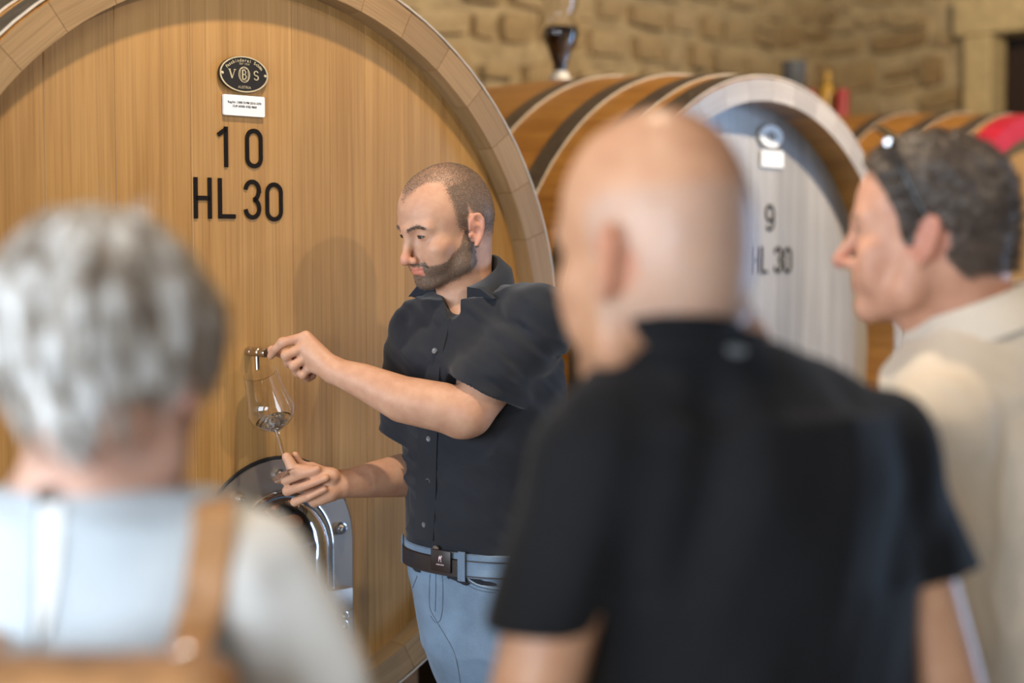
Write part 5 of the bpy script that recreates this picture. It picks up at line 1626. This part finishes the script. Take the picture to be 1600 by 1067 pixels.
S.u(chain([P(1095, 610, 1.50), P(1000, 670, 1.455), dl], [0.040, 0.036, 0.040]), 0.02); S.u(chain([P(1095, 610, 1.50), P(1230, 660, 1.52), dr], [0.040, 0.036, 0.040]), 0.02)
S.u(cap(P(1130, 680, 1.48), P(1170, 1000, 1.47), 0.09, 0.085), 0.05)
S.u(chain([dl, el_l, wr_l], [0.048, 0.0395, 0.026]), 0.02); S.u(chain([dr, el_r, wr_r], [0.048, 0.0390, 0.026]), 0.02)
S.u(bounded(hand_down(wr_l, bf, 1), wr_l - np.array([0, 0, 0.08]), 0.12), 0.01); S.u(bounded(hand_down(wr_r, bf, -1), wr_r - np.array([0, 0, 0.08]), 0.12), 0.01)
pel = np.array([cx(1172, 1.47), 1.47])
guest = empty('person', (pel[0], pel[1], 0)); tag(guest, 'bald person in a black T-shirt seen from behind', 'person')
def hair_bald(q):
    x, y, z = np.abs(q[:, 0]), q[:, 1], q[:, 2]
    band = sstep(0.075, 0.045, z + 0.25 * np.maximum(0, y)) * sstep(-0.075, -0.045, z) * sstep(0.035, 0.015, y)
    return 0.62 * band
g_body, GV, GQ = body_mesh('body', S, (-0.07, 1.20, 0.60), (0.56, 1.72, 1.84), 0.0042, 'skin_bald', guest, lambda V: face_masks(to_local(V, OB, RB_, SB), hair_bald, 0.0, 0.6))
eye_parts(OB, RB_, guest, 0.0036, 0.0, SB)
TS = Sdf()
tl = lambda z, px, a, b, y=1.475: (z, cx(px, y), y, a, b)
TS.u(loft([tl(0.90, 1176, 0.172, 0.128), tl(1.05, 1174, 0.168, 0.124), tl(1.20, 1172, 0.163, 0.122), tl(1.32, 1166, 0.172, 0.124), tl(1.42, 1152, 0.172, 0.118), tl(1.47, 1142, 0.15, 0.105)], bl, bf, 2.3))
TS.u(chain([P(1085, 598, 1.466), P(990, 645, 1.44), dl], [0.068, 0.057, 0.056]), 0.04)
TS.u(chain([P(1110, 596, 1.468), P(1248, 634, 1.51), dr], [0.068, 0.058, 0.056]), 0.04)
TS.u(chain([P(1160, 720, 1.47), P(1150, 820, 1.46)], [0.09, 0.10]), 0.06)
se_l, se_r = P(836, 1010, 1.37), P(1452, 915, 1.545)
TS.u(cap(dl, se_l + (se_l - dl) * 0.2, 0.056, 0.055), 0.03); TS.u(cap(dr, se_r + (se_r - dr) * 0.2, 0.056, 0.051), 0.03)
def wr_b(p):
    a = p @ bl.astype(F32)
    q = np.stack([a * 22 + p[:, 2] * 7, p[:, 1] * 8, p[:, 2] * 4.5 - a * 5], 1); q2 = np.stack([a * 12, p[:, 1] * 9, p[:, 2] * 9], 1)
    return 0.0075 * vnoise(q + 2) + 0.0055 * vnoise(q2 + 9)
TS.d(wr_b)
ab_l, ab_r = unit((0.04, 0, -1.0)), unit((0.10, 0, -1.0)); hm_l, hm_r = P(830, 987, 1.36), P(1460, 893, 1.54)
TS.s(lambda p: np.maximum(-plane(hm_l, ab_l)(p), cap(se_l + (dl - se_l) * 0.3, el_l, 0.066, 0.064)(p)), 0.002); TS.s(lambda p: np.maximum(-plane(hm_r, ab_r)(p), cap(se_r + (dr - se_r) * 0.3, el_r + (el_r - se_r) * 0.2, 0.074, 0.074)(p)), 0.002)
TS.s(chain([dl + (se_l - dl) * 0.4, se_l, el_l], [0.03, 0.0385, 0.040]), 0.003); TS.s(chain([dr + (se_r - dr) * 0.4, se_r, el_r], [0.03, 0.0385, 0.040]), 0.003)
TS.u(loft([tl(0.90, 1176, 0.172, 0.128), tl(1.05, 1174, 0.168, 0.124), tl(1.20, 1172, 0.163, 0.122), tl(1.32, 1166, 0.172, 0.124)], bl, bf, 2.3), 0.01)
TS.d(lambda p: 0.5 * wr_b(p))
col_n = unit((0.02, 0.22, 1.0)); col_p = P(1100, 521, 1.435)
TS.i(plane(col_p, col_n), 0.006)
TS.s(chain(neck_pts, [r + 0.003 for r in neck_r]), 0.003)
o, TV, TQ = body_mesh('t_shirt', TS, (-0.13, 1.18, 0.88), (0.56, 1.72, 1.60), 0.0046, 'tshirt_black', guest, None, 2)
# ribbed neckband
NBd = Sdf().u(chain(neck_pts, [r + 0.0105 for r in neck_r])).s(chain(neck_pts, [r + 0.0015 for r in neck_r]), 0.001)
NBd.i(plane(col_p + col_n * 0.006, col_n), 0.004); NBd.i(plane(col_p - col_n * 0.030, -col_n), 0.004)
body_mesh('neckband', NBd, (0.04, 1.36, 1.44), (0.34, 1.62, 1.62), 0.003, 'tshirt_black', guest, None, 1)
# reflective logo below the neck
p_, n_ = trace(lambda p: TS(p), [(1150, 549)], 1.1)
zz = Vector(n_[0]); xx = Vector((1, 0, 0)); xx = (xx - zz * xx.dot(zz)).normalized(); yy = zz.cross(xx)
acc = Acc(); pts = [(0.010 * math.cos(t) * (1 + 0.1 * math.sin(3 * t)), 0.0048 * math.sin(t)) for t in np.linspace(0, 2 * math.pi, 25)[:-1]]
M = frame(Vector(p_[0]) + zz * 0.001, xx, yy, zz); acc.add([M @ Vector((x, y, 0)) for x, y in pts] + [M @ Vector((x, y, 0.0012)) for x, y in pts], [tuple(range(24, 48))] + [(i, (i + 1) % 24, 24 + (i + 1) % 24, 24 + i) for i in range(24)])
lg = acc.obj('logo', 'logo_silver', None); hang(lg, guest); lg['label'] = 'small silver logo below the neckband'
stand(np.array([pel[0], pel[1]]), math.atan2(bf[0], bf[1]), 0.088, 0.90, 'trousers_navy', guest, 'shoe_black')

# ================= woman with short grey hair
skin('skin_woman', (0.60, 0.37, 0.28), (0.55, 0.16, 0.11), (0.4, 0.36, 0.33), (0.3, 0.25, 0.22), 0.45)
def hair_mat(name, cols, rough=0.5, streak=(60, 60, 9)):
    m, nt, b = nodes_of(name)
    n = noise(nt, coord(nt, streak), 1.0, 3, 0.6, 0.4); n2 = noise(nt, coord(nt), 22, 2)
    k = math_n(nt, 'ADD', math_n(nt, 'MULTIPLY', n, 0.6), math_n(nt, 'MULTIPLY', n2, 0.4))
    r = ramp(nt, k, cols)
    L(nt, r.outputs[0], b.inputs['Base Color']); b.inputs['Roughness'].default_value = rough
    b.inputs['Specular IOR Level'].default_value = 0.5
    bump(nt, b, n, 0.5, 0.004)
    MATS[name] = m
hair_mat('hair_grey', [(0.38, (0.14, 0.10, 0.07)), (0.46, (0.34, 0.29, 0.24)), (0.53, (0.62, 0.60, 0.57)), (0.61, (0.86, 0.86, 0.86))])
fabric('linen_shaded', (0.50, 0.545, 0.575), 1, 0.9, 0.06, 6, 0.1, 0.3, slub=(700, 700, 260))  # blouse linen with its cool shade put into the colour
fabric('linen_white_lit', (0.88, 0.865, 0.83), 1, 0.9, 0.05, 6, 0.1, 0.3, slub=(700, 700, 260))  # lit tone of the same linen for the sleeves; also the white facing
plain('leather_tan', (0.36, 0.175, 0.065), 0.5, nscale=30, namp=0.25); plain('skirt_dark', (0.05, 0.05, 0.055), 0.9)
metal('ring_steel', (0.85, 0.85, 0.85), 0.15)
DW = 1.30
FW = unit((0.17, 0.985, 0)) * math.cos(math.radians(5)) + np.array([0, 0, -math.sin(math.radians(5))])
RW = head_axes(FW); OW = P(163, 585, DW); SW = (0.95, 0.93, 0.97)
def WLc(*q): return OW + RW @ (np.array(q) * SW)
wf = unit((0.18, 0.98, 0)); wl_ = np.array([-wf[1], wf[0], 0])
ds_r, ds_l = P(402, 902, 1.29), P(-100, 900, 1.33)
el_r, el_l = P(520, 1190, 1.33), P(-190, 1190, 1.36)
wr_r, wr_l = P(470, 1420, 1.50), P(-170, 1420, 1.55)
S = Sdf()
S.u(bounded(local(head_sdf(nose=0.6), OW, RW, SW), OW, 0.16))
S.u(chain([WLc(0, -0.022, -0.03), P(158, 690, 1.305), P(150, 790, 1.325)], [0.053, 0.0515, 0.060]), 0.03)
S.u(chain([P(150, 812, 1.325), P(290, 870, 1.31), ds_r], [0.046, 0.036, 0.034]), 0.03); S.u(chain([P(150, 812, 1.325), P(10, 868, 1.33), ds_l], [0.046, 0.036, 0.034]), 0.03)
S.u(cap(P(150, 880, 1.32), P(150, 1150, 1.33), 0.085, 0.08), 0.05)
S.u(chain([ds_r, el_r, wr_r], [0.036, 0.034, 0.023]), 0.02); S.u(chain([ds_l, el_l, wr_l], [0.036, 0.034, 0.023]), 0.02)
S.u(bounded(hand_down(wr_r, wf, -1), wr_r - np.array([0, 0, 0.08]), 0.12), 0.01); S.u(bounded(hand_down(wr_l, wf, 1), wr_l - np.array([0, 0, 0.08]), 0.12), 0.01)
pw = np.array([cx(152, 1.33), 1.33])
woman = empty('person', (pw[0], pw[1], 0)); tag(woman, 'person with short grey hair, pale blouse and a tan leather backpack', 'person')
body_mesh('body', S, (-0.68, 1.10, 0.78), (0.02, 1.66, 1.70), 0.0045, 'skin_woman', woman, lambda V: face_masks(to_local(V, OW, RW, SW), lambda q: np.zeros(len(q), F32), 0.0, 0.5))
eye_parts(OW, RW, woman, 0.004, 0.0, SW)
# layered bob: full crown, shorter tapered nape
HWm = Sdf()
HWm.u(ell((0, -0.016, 0.052), (0.093, 0.103, 0.090)))
HWm.u(ell((0, -0.040, 0.016), (0.082, 0.068, 0.052)), 0.02)
HWm.u(ell((0, -0.052, -0.022), (0.053, 0.040, 0.040)), 0.02)
HWm.u(ell((0.070, 0.020, 0.034), (0.027, 0.055, 0.042)), 0.02); HWm.u(ell((-0.070, 0.020, 0.034), (0.027, 0.055, 0.042)), 0.02)
def wr_h(q):
    t = np.arctan2(q[:, 0], -q[:, 1]); z = q[:, 2]
    v = np.stack([t * 7 + z * 9, z * 14, np.full(len(q), 3.3, F32)], 1).astype(F32); v2 = np.stack([t * 16 + z * 12, z * 16, np.full(len(q), 7.7, F32)], 1).astype(F32)
    return 0.0075 * vnoise(v) + 0.004 * vnoise(v2)
HWm.d(wr_h)
HWm.s(ell((0, 0.105, -0.035), (0.062, 0.075, 0.085)), 0.01)        # the face stays free
HWm.s(ell((0.088, 0.004, -0.020), (0.020, 0.022, 0.030)), 0.008); HWm.s(ell((-0.088, 0.004, -0.020), (0.020, 0.022, 0.030)), 0.008)
hw_f = bounded(local(HWm, OW, RW, SW), OW, 0.19)
V, Q = mesh_sdf(hw_f, OW - 0.17, OW + 0.17, 0.004); V = relax(V, Q, 1, 0.4)
hw_o = np_mesh('hair', V, Q, 'hair_grey'); hang(hw_o, woman); hw_o['label'] = 'short layered grey hair'
Nn = normals_of(V, Q); lq = to_local(V, OW, RW, SW); idx = pick((lq[:, 2] > -0.06).astype(float) * (lq[:, 1] < 0.08), 5000, 8)
def flow_w(p):
    q = to_local(p, OW, RW, SW); c = np.array([0.0, -0.03, 0.15]); d = q - c; d[:, 2] -= 0.06; return (d / np.linalg.norm(d, axis=1, keepdims=True)) @ RW.T
hs = strands('hair_strands', V[idx] - Nn[idx] * 0.001, Nn[idx], flow_w, 0.030, 4, 0.0022, 'hair_grey', None, 0.09, 0.06, 5, 0.1); hs.parent = hw_o
# blouse
W = Sdf(); wv = lambda z, px, a, b, y=1.325: (z, cx(px, y), y, a, b)
W.u(loft([wv(0.86, 152, 0.175, 0.135), wv(1.05, 152, 0.165, 0.125), wv(1.20, 152, 0.158, 0.118), wv(1.30, 152, 0.158, 0.112), wv(1.37, 150, 0.150, 0.098), wv(1.405, 150, 0.13, 0.085)], wl_, wf, 2.3))
W.u(chain([P(150, 842, 1.32), P(290, 862, 1.305)], [0.072, 0.054]), 0.05); W.u(chain([P(150, 842, 1.32), P(10, 860, 1.325), ds_l], [0.072, 0.054, 0.052]), 0.05)
W.u(chain([P(290, 870, 1.305), P(360, 893, 1.295)], [0.05, 0.044]), 0.03)
def wr_w(p):
    q = np.stack([p[:, 0] * 14 + p[:, 2] * 3, p[:, 1] * 8, p[:, 2] * 6], 1); return 0.004 * vnoise(q + 4)
W.d(wr_w)
W.s(cap(P(158, 680, 1.33), P(154, 752, 1.345), 0.066, 0.074), 0.004)
W.i(plane(P(150, 768, 1.25), (0, 0.10, 1)), 0.004)
body_mesh('blouse', W, (-0.70, 1.10, 0.84), (0.02, 1.60, 1.47), 0.0046, 'linen_shaded', woman, None, 2)
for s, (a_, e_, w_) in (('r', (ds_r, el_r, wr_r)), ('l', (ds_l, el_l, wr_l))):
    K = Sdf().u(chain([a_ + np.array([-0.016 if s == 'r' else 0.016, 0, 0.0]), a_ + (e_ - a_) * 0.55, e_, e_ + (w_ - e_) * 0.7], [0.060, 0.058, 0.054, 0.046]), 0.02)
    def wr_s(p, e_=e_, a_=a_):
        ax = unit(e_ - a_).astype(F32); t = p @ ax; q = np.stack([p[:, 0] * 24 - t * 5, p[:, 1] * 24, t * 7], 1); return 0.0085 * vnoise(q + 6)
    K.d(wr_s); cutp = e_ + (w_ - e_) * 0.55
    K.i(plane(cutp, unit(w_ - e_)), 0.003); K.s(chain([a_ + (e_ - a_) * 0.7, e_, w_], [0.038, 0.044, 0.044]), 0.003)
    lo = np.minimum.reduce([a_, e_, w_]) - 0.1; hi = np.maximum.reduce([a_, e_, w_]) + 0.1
    o, _, _ = body_mesh('sleeve', K, lo, hi, 0.0046, 'linen_white_lit', woman, None, 2); o['label'] = 'loose sleeve in the lit tone of the blouse linen'
Wf = lambda p: W(p)
hang(ribbon_on('back_facing', Wf, [(70, 792), (67, 840), (66, 890), (65, 940), (66, 1000)], [(97, 792), (96, 840), (92, 890), (84, 940), (70, 1000)], 1.0, 0.004, 0.002, 'linen_white_lit', None), woman)
hang(ribbon_on('back_placket', Wf, [(46, 782), (43, 850), (42, 910), (42, 970), (42, 1060)], [(66, 782), (62, 850), (60, 910), (58, 970), (57, 1060)], 1.0, 0.006, 0.002, 'linen_shaded', None), woman)
hang(disc_on('button', Wf, 74, 778, 1.0, 0.008, 0.004, 'hair_brown', None, True, 0.004), woman)
stand(pw, math.atan2(wf[0], wf[1]), 0.085, 0.86, 'skirt_dark', woman, 'shoe_black', a=0.172, b=0.128)
# leather backpack hanging low on her back
bag = empty('backpack', tuple(P(150, 1290, 1.14))); tag(bag, 'tan leather backpack with a shoulder strap worn by the grey-haired person', 'bag')
bc = P(140, 1222, 1.135)
Sb = Sdf()
def rbox(c, hsz, r, R=None):
    c = np.asarray(c, F32); hsz = np.asarray(hsz, F32)
    def f(p):
        q = np.abs(p - c) - hsz + r; return np.sqrt(np.sum(np.maximum(q, 0) ** 2, 1)) + np.minimum(q.max(1), 0) - r
    return f
Sb.u(rbox(bc + np.array([0, 0, -0.03]), (0.115, 0.048, 0.125), 0.035)); Sb.d(lambda p: 0.004 * vnoise((p * 16).astype(F32)))
V, Q = mesh_sdf(Sb, bc - 0.2, bc + 0.2, 0.006); V = relax(V, Q, 2, 0.4); hang(np_mesh('bag_body', V, Q, 'leather_tan'), bag)
Sf = Sdf().u(rbox(bc + np.array([0, -0.016, 0.03]), (0.119, 0.042, 0.070), 0.03)); Sf.d(lambda p: 0.003 * vnoise((p * 18).astype(F32)))
V, Q = mesh_sdf(Sf, bc - 0.2, bc + 0.2, 0.006); V = relax(V, Q, 2, 0.4); hang(np_mesh('bag_flap', V, Q, 'leather_tan'), bag)
wom_all = lambda p: np.minimum(W(p), cap(ds_r, ds_r + (el_r - ds_r) * 0.5, 0.058, 0.062)(p))
def strap_world(pts, wdt, name, mat, th=0.004):
    """leather strap as a ribbon through world points with a width direction."""
    bm = bmesh.new(); rows = []
    pts = smoothpts(pts, 5)
    for i, p in enumerate(pts):
        t = unit(pts[min(i + 1, len(pts) - 1)] - pts[max(i - 1, 0)]); w = unit(np.array([1.0, 0.1, 0.0]) - t * t[0]); n = np.cross(t, w)
        rows.append([bm.verts.new(p + w * wdt / 2 * a + n * th / 2 * b) for a, b in ((-1, -1), (1, -1), (1, 1), (-1, 1))])
    for a, b in zip(rows, rows[1:]):
        for k in range(4): bm.faces.new((a[k], a[(k + 1) % 4], b[(k + 1) % 4], b[k]))
    bm.faces.new(rows[0]); bm.faces.new(rows[-1][::-1])
    o = bm_obj(name, bm, mat, None, True, 50); hang(o, bag); return o
pp, nn = trace(wom_all, [(332, 812), (328, 850), (322, 890), (316, 930), (306, 970)], 1.0)
back_pts = [p + n * 0.006 for p, n in zip(pp, nn)]
topp = P(336, 800, 1.30) + np.array([0, 0, 0.012])
strap_world([P(345, 900, 1.41), P(340, 830, 1.385), P(337, 798, 1.335), topp] + back_pts + [P(296, 1010, 1.185), P(288, 1036, 1.160)], 0.034, 'shoulder_strap', 'leather_tan', 0.005)
ppl, nnl = trace(lambda p: W(p), [(-60, 860), (-50, 930), (-35, 985)], 1.0)
strap_world([P(-62, 900, 1.43), P(-62, 805, 1.40), P(-62, 770, 1.33), P(-62, 790, 1.265)] + [p + n * 0.006 for p, n in zip(ppl, nnl)] + [P(-10, 1040, 1.16)], 0.034, 'shoulder_strap', 'leather_tan', 0.005)
rc = P(284, 1046, 1.150)
bm = bmesh.new(); bm_tube(bm, [rc + np.array([0.011 * math.cos(t), 0.002, 0.013 * math.sin(t)]) for t in np.linspace(0, 2 * math.pi, 25)[:-1]], 0.0035, 8, True); hang(bm_obj('strap_ring', bm, 'ring_steel', None, True), bag)
strap_world([rc + np.array([0, 0, -0.008]), P(284, 1080, 1.155), P(280, 1130, 1.16)], 0.026, 'lower_strap', 'leather_tan', 0.005)

# ================= guest in the beige shirt with sunglasses on his head
skin('skin_guest', (0.60, 0.32, 0.215), (0.50, 0.13, 0.10), (0.10, 0.075, 0.06), (0.27, 0.18, 0.14), 0.45)
hair_mat('hair_dark_grey', [(0.32, (0.020, 0.013, 0.009)), (0.50, (0.060, 0.041, 0.030)), (0.62, (0.125, 0.095, 0.075)), (0.76, (0.28, 0.24, 0.21))], 0.55, (70, 70, 70))
fabric('linen_beige', (0.66, 0.575, 0.475), 1, 0.9, 0.06, 6, 0.1, 0.3, slub=(600, 600, 220))
plain('frame_black', (0.012, 0.013, 0.016), 0.25); glass('dark_lens', (0.10, 0.10, 0.11), 1.4); plain('trousers_beige', (0.30, 0.25, 0.19), 0.9)
DR = 1.93
FR = unit((-0.91, 0.41, 0)) * math.cos(math.radians(3)) + np.array([0, 0, -math.sin(math.radians(3))])
RR = head_axes(FR, 0.0); OR_ = P(1453, 374, DR); SRr = (0.94, 0.95, 0.98)
def RLc(*q): return OR_ + RR @ (np.array(q) * SRr)
rf = unit((-0.80, 0.60, 0)); rl = np.array([-rf[1], rf[0], 0])
d_l, d_r = P(1470, 668, 1.80), P(1760, 640, 2.12)
e_l, e_r = P(1470, 1010, 1.78), P(1780, 960, 2.14)
w_l, w_r = P(1440, 1230, 1.90), P(1740, 1160, 2.2)
S = Sdf()
S.u(bounded(local(head_sdf(nose=1.8, fat=0.006), OR_, RR, SRr), OR_, 0.17))
S.u(chain([RLc(0, -0.03, -0.02), P(1500, 460, 1.945), P(1535, 555, 1.96)], [0.062, 0.063, 0.060]), 0.03)
S.u(cap(RLc(0, 0.03, -0.06), P(1470, 500, 1.95), 0.034, 0.045), 0.03)
S.u(cap(P(1540, 590, 1.96), d_l, 0.042, 0.034), 0.02); S.u(cap(P(1540, 590, 1.96), d_r, 0.042, 0.034), 0.02)
S.u(cap(P(1570, 640, 1.96), P(1600, 900, 1.97), 0.10, 0.095), 0.05)
S.u(chain([d_l, e_l, w_l], [0.036, 0.038, 0.027]), 0.02); S.u(chain([d_r, e_r, w_r], [0.036, 0.038, 0.027]), 0.02)
S.u(bounded(hand_down(w_l, rf, 1), w_l - np.array([0, 0, 0.08]), 0.12), 0.01); S.u(bounded(hand_down(w_r, rf, -1), w_r - np.array([0, 0, 0.08]), 0.12), 0.01)
pr = np.array([cx(1610, 1.97), 1.97])
man = empty('person', (pr[0], pr[1], 0)); tag(man, 'person in a beige shirt with sunglasses pushed up on short dark hair', 'person')
def hair_line(q):
    x, y, z = np.abs(q[:, 0]), q[:, 1], q[:, 2]
    yb = np.interp(z, [-0.03, 0.0, 0.03, 0.06, 0.085, 0.10, 0.12], [0.012, 0.026, 0.030, 0.044, 0.060, 0.080, 0.085])
    zm = np.interp(y, [-0.10, -0.05, -0.03, -0.010, 0.004, 0.02], [-0.050, -0.056, -0.03, 0.034, -0.012, -0.012])
    return sstep(0.006, -0.008, y - yb) * sstep(-0.006, 0.012, z - zm)
_b, RV, RQ = body_mesh('body', S, (0.38, 1.62, 0.70), (0.98, 2.32, 1.86), 0.0042, 'skin_guest', man, lambda V: face_masks(to_local(V, OR_, RR, SRr), hair_line, 0.28, 0.7))
eye_parts(OR_, RR, man, 0.0036, 0.0, SRr)
RN = normals_of(RV, RQ); mk = face_masks(to_local(RV, OR_, RR, SRr), hair_line, 0.0, 0.0)
# cropped hair as a cap with short strands
HD = Sdf().u(head_sdf(ears=0)); 
capf = lambda q: HD(q) - (0.004 + 0.009 * sstep(0.02, 0.11, q[:, 2])) + 0.0035 * vnoise((q * 70).astype(F32)) + 0.003 * vnoise((q * 160).astype(F32))
reg = lambda q: (0.5 - hair_line(q)) * 0.02
HC = lambda q: np.maximum(capf(q), reg(q)).astype(F32)
hc_f = bounded(local(HC, OR_, RR, SRr), OR_, 0.17)
V, Q = mesh_sdf(hc_f, OR_ - 0.16, OR_ + 0.16, 0.0036); V = relax(V, Q, 1, 0.4)
hc = np_mesh('hair', V, Q, 'hair_dark_grey'); hang(hc, man); hc['label'] = 'short dark hair going grey'
idx = pick(mk[:, 0] * (mk[:, 0] > 0.5), 6000, 12)
fl_r = lambda p: np.tile(RR @ np.array([0, -0.5, 0.2]), (len(p), 1))
hs = strands('hair_strands', RV[idx] + RN[idx] * 0.003, RN[idx], fl_r, 0.017, 2, 0.0012, 'hair_dark_grey', None, 0.8, 0.35, 9); hs.parent = hc
# linen shirt
R_ = Sdf(); rv = lambda z, px, a, b, y=1.97: (z, cx(px, y), y, a, b)
R_.u(loft([rv(0.80, 1612, 0.205, 0.150), rv(1.00, 1610, 0.20, 0.150), rv(1.15, 1606, 0.198, 0.148), rv(1.30, 1598, 0.20, 0.145), rv(1.40, 1590, 0.19, 0.13), rv(1.45, 1580, 0.16, 0.11)], rl, rf, 2.3))
R_.u(chain([P(1545, 560, 1.96), P(1500, 610, 1.87), d_l], [0.078, 0.068, 0.062]), 0.05); R_.u(chain([P(1545, 560, 1.96), P(1660, 580, 2.03), d_r], [0.078, 0.068, 0.062]), 0.05)
R_.u(chain([P(1545, 560, 1.96), P(1470, 615, 1.93)], [0.078, 0.075]), 0.05)
R_.u(chain([d_l, e_l, e_l + (w_l - e_l) * 0.8], [0.062, 0.058, 0.046]), 0.02); R_.u(chain([d_r, e_r, e_r + (w_r - e_r) * 0.8], [0.062, 0.058, 0.046]), 0.02)
def wr_r_(p):
    q = np.stack([p[:, 0] * 10 + p[:, 2] * 8, p[:, 1] * 10, p[:, 2] * 15 - p[:, 0] * 10], 1); q2 = np.stack([p[:, 0] * 20, p[:, 1] * 20, p[:, 2] * 30 + p[:, 0] * 16], 1)
    return 0.008 * vnoise(q + 8) + 0.004 * vnoise(q2 + 3)
R_.d(wr_r_)
R_.s(chain([RLc(0, -0.03, -0.03), P(1505, 470, 1.948), P(1530, 530, 1.958)], [0.068, 0.070, 0.076]), 0.004)
for (a_, e_, w_) in ((d_l, e_l, w_l), (d_r, e_r, w_r)):
    R_.s(chain([e_ + (w_ - e_) * 0.45, w_], [0.03, 0.042]), 0.003)
body_mesh('linen_shirt', R_, (0.30, 1.60, 0.78), (1.02, 2.36, 1.62), 0.0052, 'linen_beige', man, None, 2)
def tilted_collar(c, r, axis, fwd, open_deg, name, mat, par, fold, drop):
    """shirt collar standing round a leaning neck."""
    ax = unit(axis); f = unit(np.asarray(fwd) - ax * np.dot(fwd, ax)); l = np.cross(ax, f); n = 36; rows = []
    for k in range(n + 1):
        ph = math.radians(open_deg + (360 - 2 * open_deg) * k / n); d = f * math.cos(ph) + l * math.sin(ph); e = min(k, n - k) / n; q = math.exp(-(e / 0.06) ** 2)
        hgt = 0.012 * (1 - math.cos(ph)) / 2
        rows.append([c + d * r + ax * (hgt - drop), c + d * r + ax * hgt, c + d * (r + 0.005) + ax * (hgt + 0.001), c + d * (r + fold * 0.7) + ax * (hgt - drop * 0.45), c + d * (r + fold) + ax * (hgt - drop - 0.018 * q), c + d * (r + fold * 0.8) + ax * (hgt - drop - 0.018 * q)])
    bm = bmesh.new(); bv = [[bm.verts.new(v) for v in row] for row in rows]
    for a, b in zip(bv, bv[1:]):
        for j in range(5): bm.faces.new((a[j], a[j + 1], b[j + 1], b[j]))
    bm.faces.new(bv[0]); bm.faces.new(bv[-1][::-1])
    o = bm_obj(name, bm, mat, None, True, 60); hang(o, par); return o
tilted_collar(P(1512, 478, 1.95), 0.074, np.array([-0.30, 0.0, 1.0]), rf, 35, 'collar', 'linen_beige', man, 0.030, 0.045)
stand(pr, math.atan2(rf[0], rf[1]), 0.095, 0.88, 'trousers_beige', man, 'shoe_brown', a=0.185, b=0.14)
# sunglasses on his hair
sg = empty('sunglasses', tuple(RLc(0, 0.04, 0.135))); tag(sg, 'black sunglasses pushed up on the hair of the guest in beige', 'sunglasses')
for s in (-1, 1):
    bm = bmesh.new(); bm_tube(bm, smoothpts([RLc(s * 0.064, 0.036, 0.122), RLc(s * 0.078, 0.022, 0.095), RLc(s * 0.083, 0.008, 0.062), RLc(s * 0.083, -0.004, 0.034), RLc(s * 0.080, -0.016, 0.012)], 4), 0.0032, 8, flat=(1.3, 0.7)); hang(bm_obj('temple', bm, 'frame_black', None, True), sg)
    c = RLc(s * 0.033, 0.046, 0.136); u = RR @ np.array([1.0, 0, 0]); v = unit(RR @ np.array([0, 0.62, 0.55])); nn_ = np.cross(u, v)
    ring = [c + u * 0.028 * math.cos(t) + v * 0.021 * math.sin(t) for t in np.linspace(0, 2 * math.pi, 29)[:-1]]
    bm = bmesh.new(); bm_tube(bm, ring, 0.002, 8, True); hang(bm_obj('rim', bm, 'frame_black', None, True), sg)
    vs = ring + [p + nn_ * 0.0015 for p in ring]; m = len(ring)
    lo_ = mesh_obj('lens', vs, [tuple(range(m))[::-1], tuple(range(m, 2 * m))] + [(i, (i + 1) % m, m + (i + 1) % m, m + i) for i in range(m)], 'dark_lens', None); hang(lo_, sg)
    p0 = RLc(s * 0.063, 0.038, 0.123); bm = bmesh.new(); bm_tube(bm, [p0 - u * 0.004 * s, p0 + u * 0.003 * s], 0.0042, 10); hang(bm_obj('hinge', bm, 'ring_steel', None, True), sg)
bm = bmesh.new(); bm_tube(bm, smoothpts([RLc(-0.008, 0.052, 0.141), RLc(0, 0.055, 0.144), RLc(0.008, 0.052, 0.141)], 3), 0.0022, 8); hang(bm_obj('bridge', bm, 'frame_black', None, True), sg)
